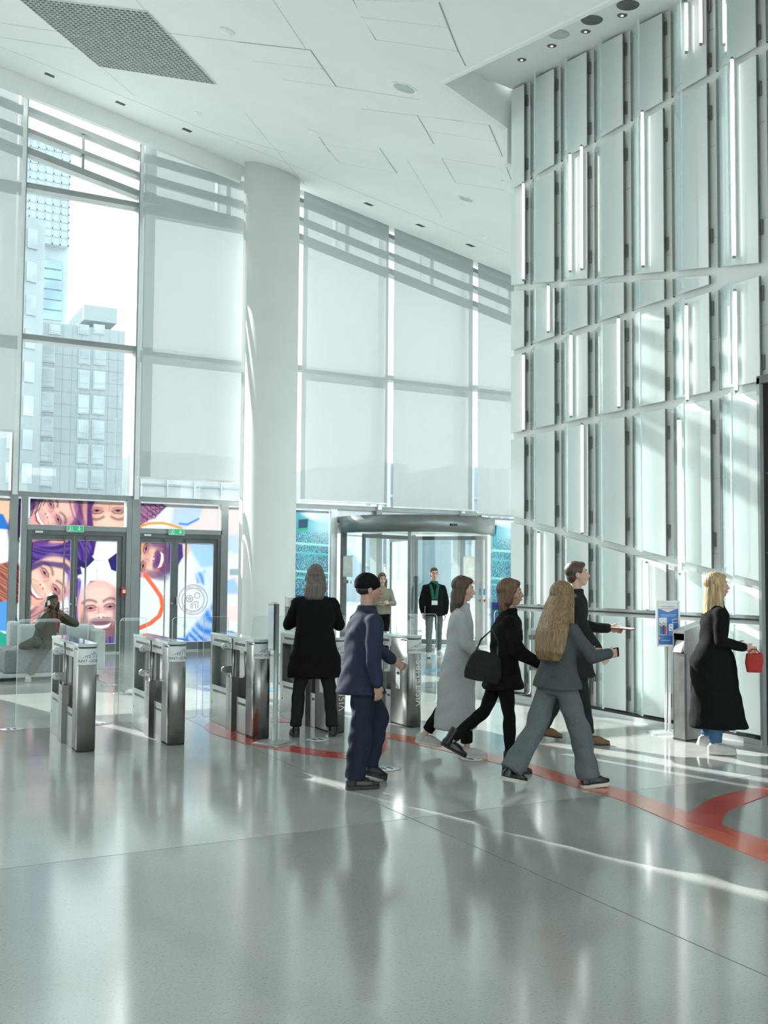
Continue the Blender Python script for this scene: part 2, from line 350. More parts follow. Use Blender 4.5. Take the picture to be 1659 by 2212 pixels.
# ------------------------------------------------------------------ glass facade at Y = 21.1
FV = 21.10
def fz(x, y, v=FV): return onv(x, y, v).z
MU = [-4.6, -2.6, -.20, 2.78, 5.20, 8.72, 10.98, 13.32, 15.6, 18.0]      # mullions along X
TZ = [3.22, 6.40, 9.50]
def top_z(u): return cz(u, VB)-.34 if u < 7.0 else cz(u, VB)+.05
wins = []
for i in range(len(MU)-1):
    u0, u1 = MU[i], MU[i+1]
    w = struct(empty('window_%d' % (i+1), ((u0+u1)/2, FV, 3.2))); wins.append(w)
    O = Vector(w.location)
    def L_(p): return tuple(Vector(p)-O)
    def part(name, a, b, mat='alu_frame'): return MB().box(L_(a), L_(b)).build(name, MAT[mat], w)
    part('mullion', (u0-.075, FV-.22, 0), (u0+.075, FV+.12, top_z(u0)+.6))
    part('mullion_face', (u0-.05, FV-.25, 3.2), (u0+.05, FV-.22, top_z(u0)+.55), 'alu_light')
    for k, z in enumerate(TZ):
        if z > min(top_z(u0), top_z(u1))-.5: continue
        part('transom', (u0+.075, FV-.18, z-.05), (u1-.075, FV+.10, z+.05)); part('transom_lip', (u0+.075, FV-.20, z+.05), (u1-.075, FV-.02, z+.062), 'alu_light')
    # slanted head: three rails following the ceiling, and their uprights
    h0, h1 = top_z(u0), top_z(u1)
    for k, (dz, th) in enumerate(((.02, .05), (-.42, .045), (-.84, .07))):
        mb = MB(); mb.hexa([L_(p) for p in ((u0+.075, FV-.16, h0+dz-th), (u1-.075, FV-.16, h1+dz-th), (u1-.075, FV+.08, h1+dz-th), (u0+.075, FV+.08, h0+dz-th),
                                             (u0+.075, FV-.16, h0+dz+th), (u1-.075, FV-.16, h1+dz+th), (u1-.075, FV+.08, h1+dz+th), (u0+.075, FV+.08, h0+dz+th))])
        mb.build('slanted_rail', MAT['alu_frame'], w, fix=True)
    for fr in (.02, .49, .98):
        u = u0+(u1-u0)*fr; h = h0+(h1-h0)*fr
        part('upright', (u-.03, FV-.12, h-.84), (u+.03, FV+.06, h))
    zs = [3.27] + [z for z in TZ[1:] if z < min(h0, h1)-.5] + [None]
    for k in range(len(zs)-1):
        za = zs[k]+.02
        mb = MB()
        if zs[k+1] is None: zb0, zb1 = h0-.84, h1-.84
        else: zb0 = zb1 = zs[k+1]-.05
        mb.hexa([L_(p) for p in ((u0+.07, FV+.02, za), (u1-.07, FV+.02, za), (u1-.07, FV+.03, za), (u0+.07, FV+.03, za),
                                 (u0+.07, FV+.02, zb0), (u1-.07, FV+.02, zb1), (u1-.07, FV+.03, zb1), (u0+.07, FV+.03, zb0))])
        mb.build('pane', MAT['pane_glass'], w, fix=True)
    mb = MB(); mb.hexa([L_(p) for p in ((u0+.07, FV+.02, h0-.84), (u1-.07, FV+.02, h1-.84), (u1-.07, FV+.03, h1-.84), (u0+.07, FV+.03, h0-.84),
                                 (u0+.07, FV+.02, h0), (u1-.07, FV+.02, h1), (u1-.07, FV+.03, h1), (u0+.07, FV+.03, h0))])
    mb.build('pane', MAT['pane_glass'], w, fix=True)
# bulkhead left of the column, blind pocket over everything
bk = MB(); u0, u1 = -9, 7.2
bk.hexa([(u0, VB, cz(u0, VB)-.36), (u1, VB, cz(u1, VB)-.36), (u1, VB+.12, cz(u1, VB)-.36), (u0, VB+.12, cz(u0, VB)-.36),
         (u0, VB, cz(u0, VB)+.02), (u1, VB, cz(u1, VB)+.02), (u1, VB+.12, cz(u1, VB)+.02), (u0, VB+.12, cz(u0, VB)+.02)])
struct(bk.build('trim_1', MAT['ceiling_paint'], fix=True))
pk = MB(); u0, u1 = -9, 19
pk.hexa([(u0, VB-.02, cz(u0, VB)+.28), (u1, VB-.02, cz(u1, VB)+.28), (u1, FV+.3, cz(u1, VB)+.28), (u0, FV+.3, cz(u0, VB)+.28),
         (u0, VB-.02, cz(u0, VB)+.45), (u1, VB-.02, cz(u1, VB)+.45), (u1, FV+.3, cz(u1, VB)+.45), (u0, FV+.3, cz(u0, VB)+.45)])
struct(pk.build('trim_2', MAT['ceiling_paint'], fix=True))

# column
col = MB().lathe([(.63, 0), (.63, .10), (.60, .10), (.60, cz(7.75, 19.75)+.4)], 64).build('column', MAT['white_paint'], loc=(7.72, 19.78, 0))
struct(col)

# roller blinds
def blind(u0, u1, v, zb, label, zt=None):
    b = empty('roller_blind', ((u0+u1)/2, v, zb)); O = Vector(b.location)
    tag(b, label, 'blind', 'roller blinds on the glass facade')
    t0, t1 = (top_z(u0)+.25, top_z(u1)+.25)
    nx, nz = 24, 30; vs = []; fs = []
    for k in range(nz+1):
        for i in range(nx+1):
            u = u0+(u1-u0)*i/nx; t = t0+(t1-t0)*i/nx; z = zb+(t-zb)*k/nz
            vs.append((u-O.x, .006*math.sin(i*.9+k*.13)*(1-k/nz)**.5, z-O.z))
    for k in range(nz):
        for i in range(nx): a = k*(nx+1)+i; fs.append((a, a+1, a+nx+2, a+nx+1))
    MB().add(vs, fs, True).build('cloth', MAT['blind_cloth'], b)
    MB().box((u0-O.x, -.022, -.045), (u1-O.x, .022, .0)).build('bottom_bar', MAT['alu_light'], b, bevel=.006)
    return b
BVL = 20.62
blind(.26, 2.72, BVL, 4.45, 'half lowered roller blind at the left edge of the facade')
blind(-4.5, .12, BVL, 3.3, 'unseen wide roller blind added outside the picture to narrow the sun stripe')  # added out of view; its edge leaves the narrow gap for the floor's sun stripe
def bx(x, y): return onv(x, y, BVL).x
blind(bx(300, 900), bx(523, 700), BVL, fz(400, 1034, BVL), 'translucent roller blind between the clear window and the round column')
blind(bx(652, 800), bx(838, 800), BVL, fz(740, 1082, BVL), 'translucent roller blind just right of the round column')
blind(bx(850, 800), bx(1021, 800), BVL, fz(930, 1097, BVL), 'translucent roller blind above the middle of the revolving door')
blind(bx(1032, 800), bx(1150, 800), BVL, fz(1060, 1107, BVL), 'narrow visible roller blind against the panelled wall')
blind(15.7, 17.9, BVL, 3.3, 'roller blind hidden behind the panelled wall')
# ------------------------------------------------------------------ panelled wall on the right: glass shingles on stand-off clips
wv_end = onu(1103, 800, WU).y
wr = MB().box((WU+.055, 7.0, 0), (WU+1.1, wv_end, 9.3)); wr.box((WU+.055, -5, 3.62), (WU+1.1, 7.0, 9.0))
wall_right = struct(wr.build('wall_right', MAT['white_paint']))
KB = [10.89-.667*k for k in range(0, 9)]              # dark line where each shingle starts
ZH = [('h', 1.23), ('s', 2.36), ('h', 3.59), ('h', 4.75), ('s', 5.59), ('h', 7.05), ('h', 8.62)]
def gz(r, v):
    k, z = ZH[r]; return z if k == 'h' else z + .204*(v-10.89)
pbr('panel_edge', (.20, .215, .21), .35, .6, nscale=3, namt=.05)
pbr('wall_joint', (.55, .58, .58), .6)
GAP = .045
def quad_panel(name, p0, p1, zb, zt, th, mat, parent):  # upright panel between two plan points, sloped bottom and top
    (ua, va), (ub, vb) = p0, p1; n = Vector((vb-va, -(ub-ua), 0)).normalized()*th
    if n.x > 0: n = -n
    mb = MB(); mb.hexa([(ua, va, zb[0]), (ub, vb, zb[1]), (ub+n.x, vb+n.y, zb[1]), (ua+n.x, va+n.y, zb[0]),
                        (ua, va, zt[0]), (ub, vb, zt[1]), (ub+n.x, vb+n.y, zt[1]), (ua+n.x, va+n.y, zt[0])])
    return mb.build(name, MAT[mat], parent, fix=True)
rows = [(None, 0)] + [(r, r+1) for r in range(6)]
clip_me = MB().box((-.012, -.012, -.075), (.016, .012, .075)).mesh('clip', MAT['panel_edge'])
led_spots = {}
for k in range(-1, 7):
    vb = KB[k] if k >= 0 else None
    v_next = KB[k+1]
    vd = v_next + .115                                 # metal edge of the wide panel
    vc = (vb-.29) if vb is not None else wv_end
    for (ra, rb) in rows:
        def zb_(v): return (.09 if ra is None else gz(ra, v)+GAP)
        def zt0_(v): return gz(rb, v)-GAP if rb < 6 else min(8.62, sz(v)-.03)
        low = (rb <= 2)
        if k > 5 and low: continue                     # the doorway
        if k == 5 and low: vd = 7.04
        else: vd = v_next + .115
        if zt0_(vc)-zb_(vc) < .015: continue
        def zt_(v): return max(zt0_(v), zb_(v)+.004)
        if k >= 0:
            q = (WU+.028, vb-.01); e = (WU-.11, vc)
            quad_panel('fin_panel', q, e, (zb_(q[1]), zb_(e[1])), (zt_(q[1]), zt_(e[1])), .012, 'fin_glass', wall_right)
            MB().box((WU-.125, vc-.006, zb_(vc)), (WU-.105, vc+.004, zt_(vc))).build('glass_edge', MAT['glass_edge'], wall_right)
            MB().box((WU+.030, vb, zb_(vb)), (WU+.052, vb+.011, zt_(vb))).build('edge_profile', MAT['black'], wall_right)
        a = (WU+.012, vb-.10 if k >= 0 else wv_end-.01); b = (WU+.012, vd)
        quad_panel('glass_panel', a, b, (zb_(a[1]), zb_(b[1])), (zt_(a[1]), zt_(b[1])), .012, 'wall_glass', wall_right)
        MB().box((WU+.0, vd-.010, zb_(vd)), (WU+.026, vd, zt_(vd))).build('edge_profile', MAT['panel_edge'], wall_right)
        za, zz = zb_(v_next), zt_(v_next)
        nclip = 2 if (zz-za > .5 and not (k == 5 and low)) else 0
        for t in ((.18, .84) if nclip else ()):
            c_ = bpy.data.objects.new('clip', clip_me); c_.location = (WU+.032, v_next+.098, za+(zz-za)*t); link(c_, wall_right)
MB().box((WU-.05, 7.0, 0.0), (WU+.12, wv_end, .05)).build('plinth', MAT['alu_light'], wall_right)
MB().box((WU-.02, 7.0, .05), (WU+.12, wv_end, .075)).build('plinth_gap', MAT['black'], wall_right)
# low joint line runs as a black slot the whole way
MB().box((WU+.02, 7.0, 1.222), (WU+.12, wv_end, 1.238)).build('slot_line', MAT['black'], wall_right)
for vv in [10.6-.667*k for k in range(6)]:
    for zj in (1.9, 2.7, 4.2, 5.3, 6.3, 7.6):
        MB().box((WU+.05, vv-.32, zj), (WU+.056, vv+.3, zj+.004)).build('board_joint', MAT['wall_joint'], wall_right)
# vent slots low on the wall
for zc in (.85, .38):
    for i in range(7):
        MB().box((WU-.022, 9.52+i*.028, zc), (WU-.010, 9.53+i*.028, zc+.09)).build('vent_slot', MAT['dark_frame'], wall_right)
# light tubes between the panels
leds = [(1130, 395, 605), (1130, 765, 930), (1231, 332, 586), (1256, 315, 582), (1388, 240, 576), (1583, 125, 556), (1482, -30, 113), (1513, -30, 96),
        (1184, 616, 717), (1233, 722, 900), (1336, 686, 880), (1483, 658, 866), (1588, 627, 846), (1257, 916, 1152), (1467, 905, 1240), (1163, 1150, 1306), (1397, 1215, 1318)]
for i, (x, y0, y1) in enumerate(leds):
    a = onu(x, y0, WU-.05); b = onu(x, y1, WU-.05)
    if a.z > sz(a.y)-.05: a.z = sz(a.y)-.08
    t = empty('light_tube', (a.x, (a.y+b.y)/2, b.z)); L_z = a.z-b.z
    names = ['by the left end of the panelled wall, upper of two', 'by the left end of the panelled wall, lower of two', 'at a fin edge, left one of a close pair', 'right of a close pair high on the second panel row',
             'alone on the fourth column, high up', 'longest, on the rightmost column high up', 'left of the pair at the top edge of the picture', 'right of the pair at the top edge of the picture',
             'short, at mid height near the left end', 'thin, mid height beside a fin on the second column', 'mid height on the third column, alone on its panel', 'mid height on the fifth column beside a fin', 'mid height on the rightmost column beside a fin',
             'long, low on the second column above the walkers', 'longest of the low ones, left of the blond woman', 'low, left of the man in the dark coat', 'low, above the poster stand']
    tag(t, 'white glowing light tube ' + names[i], 'light tube', 'light tubes on the panelled wall')
    MB().tube([(0, 0, .01), (0, 0, L_z-.01)], .014, 10).build('tube', MAT['led_tube'], t)
    MB().box((.012, -.016, 0), (.03, .016, L_z)).build('holder', MAT['alu_light'], t)
    MB().tube([(0, 0, -.012), (0, 0, .012)], .016, 10).build('end_cap', MAT['alu_frame'], t); MB().tube([(0, 0, L_z-.012), (0, 0, L_z+.012)], .016, 10).build('end_cap', MAT['alu_frame'], t)
# doorway at the right edge: steel jamb, dark lobby behind
pbr('lobby_brown', (.10, .075, .05), .5); pbr('lobby_dark', (.02, .018, .016), .5)
dw = struct(empty('door_9', (WU, 5.6, 0)))
MB().box((-.03, 1.385, 0), (.02, 1.42, 3.66)).build('jamb', MAT['alu_frame'], dw)
MB().box((.02, 1.385, 0), (1.2, 1.40, 3.62)).build('lining', MAT['lobby_dark'], dw)
MB().box((-.03, -1.6, 3.60), (.02, 1.42, 3.68)).build('head', MAT['dark_frame'], dw)
lob = struct(MB().box((WU+2.9, 2.0, 0), (WU+3.0, 8.5, 3.7)).box((WU+.1, 2.0, 3.66), (WU+3, 8.5, 3.76)).box((WU+1.1, 6.99, 0), (WU+3, 7.1, 3.7)).build('wall_lobby', MAT['lobby_brown']))
MB().box((WU+2.6, 4, 1.2), (WU+2.9, 7.0, 1.35)).build('counter_ledge', MAT['lobby_dark'], lob)

# rest of the hall, behind and beside the camera
struct(MB().box((-9.3, -6, 0), (-9, 21.3, 13)).build('wall_left', MAT['white_paint']))
wb = MB().box((-9, -6.3, 0), (-7.5, -6, 9)).box((7, -6.3, 0), (9, -6, 9)).box((-7.5, -6.3, 0), (7, -6, .4))
struct(wb.build('wall_back', MAT['white_paint']))
wx = struct(MB().box((WU+.12, -6, 0), (WU+.5, 3.0, 3.62)).build('wall_right_near', MAT['white_paint']))
struct(MB().box((18.8, VE, 0), (19.2, 21.3, 10)).build('wall_far', MAT['white_paint']))

# ------------------------------------------------------------------ printed film painter (colours only: the print on the panes)
def lin(h):
    c = np.array([int(h[i:i+2], 16) for i in (0, 2, 4)])/255.0
    return np.where(c <= .04045, c/12.92, ((c+.055)/1.055)**2.4)
class Paint:
    def __init__(s, X, Y, bg):
        s.X, s.Y = X, Y; s.C = np.tile(lin(bg), (len(X), 1)).astype(float)
    def mixm(s, m, col):
        c = lin(col) if isinstance(col, str) else col
        s.C += (c-s.C)*np.clip(m, 0, 1)[:, None]
    def ell(s, cx, cy, rx, ry, col, ang=0, soft=.12, a=1.0):
        t = math.radians(ang); dx, dy = s.X-cx, s.Y-cy
        p = (dx*math.cos(t)+dy*math.sin(t))/rx; q = (-dx*math.sin(t)+dy*math.cos(t))/ry
        r = np.sqrt(p*p+q*q); s.mixm(a*np.clip((1-r)/soft+.5, 0, 1), col)
    def poly(s, pts, col, soft=4.0, a=1.0):
        pts = np.array(pts, float); n = len(pts); ins = np.zeros(len(s.X), bool); dist = np.full(len(s.X), 1e9)
        for i in range(n):
            x0, y0 = pts[i]; x1, y1 = pts[(i+1) % n]
            c = ((y0 > s.Y) != (y1 > s.Y)); 
            with np.errstate(divide='ignore', invalid='ignore'):
                xi = (x1-x0)*(s.Y-y0)/((y1-y0) if y1 != y0 else 1e-9)+x0
            ins ^= c & (s.X < xi)
            L2 = (x1-x0)**2+(y1-y0)**2+1e-9; t = np.clip(((s.X-x0)*(x1-x0)+(s.Y-y0)*(y1-y0))/L2, 0, 1)
            dist = np.minimum(dist, np.hypot(s.X-x0-t*(x1-x0), s.Y-y0-t*(y1-y0)))
        sd = np.where(ins, dist, -dist); s.mixm(a*np.clip(sd/soft+.5, 0, 1), col)
    def line(s, pts, w, col, soft=3.0, a=1.0):
        dist = np.full(len(s.X), 1e9)
        for (x0, y0), (x1, y1) in zip(pts[:-1], pts[1:]):
            L2 = (x1-x0)**2+(y1-y0)**2+1e-9; t = np.clip(((s.X-x0)*(x1-x0)+(s.Y-y0)*(y1-y0))/L2, 0, 1)
            dist = np.minimum(dist, np.hypot(s.X-x0-t*(x1-x0), s.Y-y0-t*(y1-y0)))
        s.mixm(a*np.clip((w/2-dist)/soft+.5, 0, 1), col)
    def strands(s, pts, col, ang, freq=.12, soft=8, a=.8):   # hair: streaks running at an angle inside a polygon
        t = math.radians(ang); q = -s.X*math.sin(t)+s.Y*math.cos(t); p = s.X*math.cos(t)+s.Y*math.sin(t)
        m = .5+.5*np.sin(q*freq*2.2+np.sin(p*.013)*5+np.sin(q*freq*.7)*2); keep = s.C.copy(); s.poly(pts, col, soft); s.C = keep+(s.C-keep)*(a*m)[:, None]
    def face(s, cx, cy, R, ang, skin, dark, hairless=False, beard=None, smile=True, brow='4a2a3a', light=None):
        # generic laughing face; ang turns it, 0 = upright
        t = math.radians(ang)
        def P(x, y): return (cx+R*(x*math.cos(t)-y*math.sin(t)), cy+R*(x*math.sin(t)+y*math.cos(t)))
        def E(x, y, rx, ry, col, a2=0, soft=.3, a=1.0): s.ell(*P(x, y), rx*R, ry*R, col, ang+a2, soft, a)
        E(0, 0, .80, 1.05, skin, soft=.10)
        E(0, -.5, .6, .4, light or skin, soft=.9, a=.7); E(-.42, .25, .25, .2, light or skin, soft=.9, a=.8); E(.42, .25, .25, .2, light or skin, soft=.9, a=.8)
        E(.62, .1, .25, .8, dark, soft=1.0, a=.45)
        if beard:
            E(0, .78, .62, .42, beard, soft=.5, a=.9); E(0, .36, .42, .13, beard, soft=.5, a=.85)
            E(-.62, .45, .16, .45, beard, 10, .7, .7); E(.62, .45, .16, .45, beard, -10, .7, .7)
        for sx in (-1, 1):
            E(sx*.34, -.10, .24, .12, dark, soft=1.0, a=.40); E(sx*.34, -.095, .15, .032, '4a2c40', soft=1.0, a=.8); E(sx*.34, -.10, .05, .04, '24182e', soft=.8)
            s.line([P(sx*.14, -.12), P(sx*.24, -.19), P(sx*.44, -.19), P(sx*.56, -.10)], .04*R, brow, 5, .8)
            s.line([P(sx*.16, -.03), P(sx*.34, 0.0), P(sx*.52, -.03)], .03*R, dark, 3, .6)
            s.line([P(sx*.13, -.30), P(sx*.24, -.36), P(sx*.36, -.39), P(sx*.48, -.37), P(sx*.60, -.29)], .085*R, brow, 14, .75)
            s.line([P(sx*.24, .28), P(sx*.46, .42), P(sx*.48, .62)], .035*R, dark, 5, .5)
        s.line([P(-.05, -.1), P(-.09, .16)], .05*R, dark, 8, .35)
        E(0, .20, .17, .09, light or skin, soft=.6); E(-.08, .25, .045, .03, dark, soft=.5, a=.9); E(.08, .25, .045, .03, dark, soft=.5, a=.9)
        if smile:
            s.poly([P(-.40, .44), P(-.2, .50), P(0, .52), P(.2, .50), P(.40, .44), P(.28, .64), P(0, .74), P(-.28, .64)], 'b0486a', 3)
            s.poly([P(-.34, .47), P(-.18, .52), P(0, .54), P(.18, .52), P(.34, .47), P(.24, .60), P(0, .65), P(-.24, .60)], 'fbf6f2', 2)
            for q in (-.2, -.1, 0, .1, .2): s.line([P(q, .5), P(q, .64)], .01*R, 'd8c8c8', 2, .6)
def paint_doors(X, Y):                # coordinates: three-fold enlarged view of the door zone
    p = Paint(X, Y, 'eef4f6')
    L = X < 840
    # left ensemble
    p.poly([(-40, 90), (110, 90), (128, 300), (60, 300), (-40, 200)], 'f0c8ae', 10); p.poly([(-40, 200), (20, 210), (70, 310), (-40, 300)], '2878d0', 10)
    p.ell(110, 270, 55, 120, '5a3a78', 15, .3); p.strands([(60, 150), (170, 150), (170, 400), (60, 380)], '2a1c50', 70)
    p.poly([(-40, 540), (60, 510), (200, 560), (200, 780), (-40, 780)], '8a4a4a', 12); p.strands([(-40, 520), (200, 520), (200, 780), (-40, 780)], 'd08a6a', 20)
    p.poly([(-40, 780), (60, 760), (120, 900), (40, 960), (-40, 950)], '5a9ee0', 10); p.poly([(-40, 940), (60, 985), (100, 1060), (-40, 1060)], '2ea890', 8)
    p.poly([(120, 95), (820, 95), (820, 310), (560, 340), (120, 330)], '47306e', 10)                       # hair mass over the transom
    p.face(334, 201, 160, 64, 'e8a8a4', '8a4870', light='f8cdbc', beard=None, brow='3a1e50')
    p.strands([(150, 95), (330, 95), (250, 190), (150, 260)], '20184a', 120); p.poly([(150, 95), (310, 95), (190, 200), (150, 240)], '33205a', 14, .8)
    p.strands([(430, 100), (600, 100), (610, 310), (480, 310)], '8a5088', 70, .1); 
    p.face(688, 167, 198, 180, 'eeb2a2', '9a5a72', light='fbd3bf', smile=False, brow='6a4a52')
    p.poly([(560, 98), (620, 98), (585, 180), (600, 300), (555, 300)], '5a3474', 10)
    p.poly([(170, 330), (640, 340), (640, 560), (500, 600), (420, 520), (170, 560)], '3c2470', 10)          # dark hair behind the leaf
    p.ell(310, 350, 140, 62, 'e6a6a0', 0, .2); p.line([(270, 395), (320, 370), (400, 375)], 14, '3a2250', 5); p.ell(250, 400, 70, 25, '6a3a80', -10, .5)
    p.strands([(170, 400), (640, 380), (620, 560), (170, 560)], '6a4aa8', 15, .1)
    p.face(305, 647, 185, 56, 'f0b6a4', 'a85a78', light='fdd6c4', brow='5a3044')
    p.poly([(170, 545), (260, 505), (420, 520), (500, 600), (470, 640), (400, 560), (280, 535), (200, 575)], '3a2a78', 14, .9)
    p.poly([(430, 560), (520, 640), (500, 900), (440, 900), (455, 700)], '4a3290', 12); p.strands([(430, 560), (540, 640), (500, 900), (430, 900)], '8a6ad0', 80, .1)
    p.poly([(170, 830), (330, 790), (440, 860), (440, 1110), (170, 1110)], 'd29a9a', 16); p.strands([(170, 800), (440, 800), (440, 1110), (170, 1110)], '9a5a6a', 165, .1)
    p.ell(640, 520, 125, 175, 'e9eff4', 0, .06); p.ell(660, 470, 60, 80, 'f8fbfc', 0, .8)                    # football
    p.poly([(500, 490), (580, 468), (606, 500), (545, 560), (498, 535)], '2a2468', 3); p.poly([(690, 500), (750, 455), (752, 580), (712, 565)], '2a2468', 3)
    p.poly([(555, 668), (580, 635), (670, 640), (684, 672), (625, 694)], '2a2468', 3)
    p.line([(600, 505), (690, 505)], 2, '9aa4b4', 2); p.line([(620, 560), (625, 640)], 2, '9aa4b4', 2)
    p.poly([(490, 370), (620, 370), (600, 470), (540, 520), (490, 480)], '41287a', 10); p.strands([(490, 370), (620, 370), (540, 520), (490, 480)], '7a58b8', 60, .1)
    p.face(643, 824, 184, -4.6, 'eeb4ae', '94526a', beard='7a4a58', light='fdd8cc', brow='5a3040')
    p.poly([(600, 1010), (730, 985), (745, 1120), (490, 1120)], '3a2a88', 12); p.strands([(570, 985), (745, 985), (745, 1075), (570, 1075)], '9a6a88', 80, .15, a=.6)
    # right ensemble
    R = X > 840; K = p.C.copy()
    q = Paint(X, Y, 'e6f0f4')
    q.poly([(1090, 130), (1550, 130), (1550, 420), (1290, 330), (1120, 290)], 'f3dcdc', 40); q.poly([(1110, 170), (1300, 160), (1270, 250), (1180, 300), (1090, 290)], 'bcd2ee', 30)
    q.line([(1150, 270), (1200, 275), (1270, 240)], 12, '4a8ae0', 8)
    q.poly([(870, 130), (1010, 130), (1070, 160), (1000, 225), (930, 260), (870, 320)], '7a4a78', 14); q.strands([(870, 130), (1070, 130), (1000, 230), (870, 320)], 'c890b0', 40, .16)
    for (x, y, r) in ((980, 165, 18), (1010, 190, 15), (960, 205, 18), (1035, 160, 14), (930, 240, 16), (985, 225, 13)):
        t = np.hypot(X-x, Y-y); q.mixm(np.clip((3.5-abs(t-r))/2, 0, 1)*.8, '5a2e60')
    q.line([(860, 325), (905, 285), (960, 268), (1040, 266), (1100, 280), (1160, 300)], 16, 'f4a04a', 4)
    q.face(941, 488, 165, -80, 'e8a89c', '8a4a70', beard='5a3478', light='fbcdb8', brow='4a2a4a')
    q.poly([(840, 380), (930, 380), (905, 440), (840, 520)], 'f4a860', 20, .8); q.poly([(1080, 385), (1170, 400), (1175, 480), (1130, 550), (1080, 520)], '4a3488', 12)
    q.poly([(1170, 390), (1250, 390), (1200, 480), (1180, 560)], 'f0c8bc', 14)
    q.line([(930, 600), (990, 680), (1030, 740), (1040, 800), (1020, 860), (960, 910), (900, 935), (840, 945)], 27, 'f4704e', 4)
    q.poly([(1200, 400), (1380, 385), (1380, 560), (1290, 560), (1240, 480)], 'a8cdf2', 30); q.poly([(1250, 560), (1380, 540), (1380, 900), (1310, 860), (1270, 700)], 'cfe2f6', 40)
    q.poly([(1250, 590), (1310, 570), (1310, 660), (1260, 650)], '5a9aea', 20); q.poly([(1290, 860), (1380, 760), (1380, 1060), (1250, 1060), (1130, 1010), (1180, 1000)], '3a86e4', 26)
    q.poly([(1120, 1000), (1220, 1010), (1300, 985), (1380, 1010), (1380, 1070), (1120, 1070)], '1d6fd6', 10); q.strands([(1240, 560), (1380, 540), (1380, 1060), (1200, 1060)], 'eaf3fb', 65, .05, a=.5)
    q.poly([(1430, 350), (1550, 330), (1550, 470), (1430, 440)], 'c4d8f0', 30); q.poly([(1430, 580), (1550, 520), (1550, 760), (1430, 700)], 'f2dede', 40)
    q.poly([(1430, 640), (1500, 620), (1550, 720), (1430, 720)], 'a9c8ee', 20); q.poly([(1470, 560), (1530, 560), (1530, 600), (1470, 600)], '98b4bc', 6)
    q.poly([(1430, 800), (1550, 780), (1550, 900), (1430, 920)], 'f0dcdc', 40); q.poly([(1430, 960), (1480, 955), (1550, 985), (1550, 1070), (1430, 1070)], '3a8ae6', 10)
    return np.where(L[:, None], p.C, q.C)
def paint_stadium(X, Y, x0=640, x1=712, phase=0):   # photo pixels
    n = len(X); t = (Y-1100)/220.0; w = (X-x0)/(x1-x0)
    p = Paint(X, Y, '1c6f9a')
    p.C = lin('6fc4d8')*(1-t)[:, None]*.7 + lin('124a78')*np.clip(t, 0, 1)[:, None] + lin('1f9a9a')*(np.exp(-((w-.35)/.3)**2)*.35)[:, None]
    p.ell(x0+.75*(x1-x0), 1115, 40, 12, 'f4fbff', 12, .5); p.ell(x0+.85*(x1-x0), 1135, 26, 30, 'bfe8f4', 0, 1.2, .8)
    rnd = np.random.RandomState(3+phase); m = rnd.rand(n); crowd = (m > .72) & (Y > 1150)
    p.C[crowd] = p.C[crowd]*.4 + lin('d8f4f8')*.6*(.4+.6*rnd.rand(crowd.sum()))[:, None]
    dk = (m < .25) & (Y > 1150); p.C[dk] *= .45
    for (y, c, wd_) in ((1172, 'a8e8e4', 5), (1192, '5ac4c4', 4), (1232, '9ae4dc', 4), (1246, '6ad0c8', 4)): p.line([(x0-20, y), (x1+20, y+.07*(x1-x0+40))], wd_, c, 2, .85)
    p.poly([(x0+5, 1122), (x0+26, 1121), (x0+24, 1144), (x0+4, 1146)], '33506a', 2); p.poly([(x0+5, 1141), (x0+24, 1140), (x0+24, 1144), (x0+4, 1146)], '35b070', 1)
    p.poly([(x0-20, 1285), (x1+20, 1290), (x1+20, 1330), (x0-20, 1330)], '1a2a66', 3); p.poly([(x0-20, 1300), (x1+20, 1306), (x1+20, 1420), (x0-20, 1420)], '1f5a5a', 3)
    p.poly([(x0-20, 1312), (x1+20, 1318), (x1+20, 1330), (x0-20, 1330)], '4a4a90', 3, .6)
    return np.clip(p.C, 0, 1)
def print_grid(name, u0, u1, z0, z1, v, painter, parent, mat='printed_film', res=.0115):
    O = Vector(parent.matrix_world.translation) if parent is not None else Vector((0, 0, 0)); O = Vector(parent.location) if parent is not None else O
    nx = max(2, int((u1-u0)/res)); nz = max(2, int((z1-z0)/res))
    gx = np.linspace(u0, u1, nx+1); gzz = np.linspace(z0, z1, nz+1); U, Z = np.meshgrid(gx, gzz)
    P = np.stack([U.ravel(), np.full(U.size, v), Z.ravel()], 1)
    px, py = proj(P); C = painter(px, py)
    me = bpy.data.meshes.new(name)
    idx = np.arange((nx+1)*(nz+1)).reshape(nz+1, nx+1)
    q = np.stack([idx[:-1, :-1], idx[:-1, 1:], idx[1:, 1:], idx[1:, :-1]], -1).reshape(-1, 4)
    me.vertices.add(len(P)); me.vertices.foreach_set('co', (P-np.array(O)).astype(np.float32).ravel())
    me.loops.add(q.size); me.loops.foreach_set('vertex_index', q.ravel().astype(np.int32))
    me.polygons.add(len(q)); me.polygons.foreach_set('loop_start', np.arange(0, q.size, 4, dtype=np.int32))
    me.update(calc_edges=True)
    ca = me.color_attributes.new('print', 'FLOAT_COLOR', 'POINT')
    ca.data.foreach_set('color', np.concatenate([C, np.ones((len(C), 1))], 1).astype(np.float32).ravel())
    me.materials.append(MAT[mat]); o = bpy.data.objects.new(name, me); return link(o, parent)
Z3 = 2.9625
def door_painter(px, py): return paint_doors(px*Z3, (py-1040)*Z3)
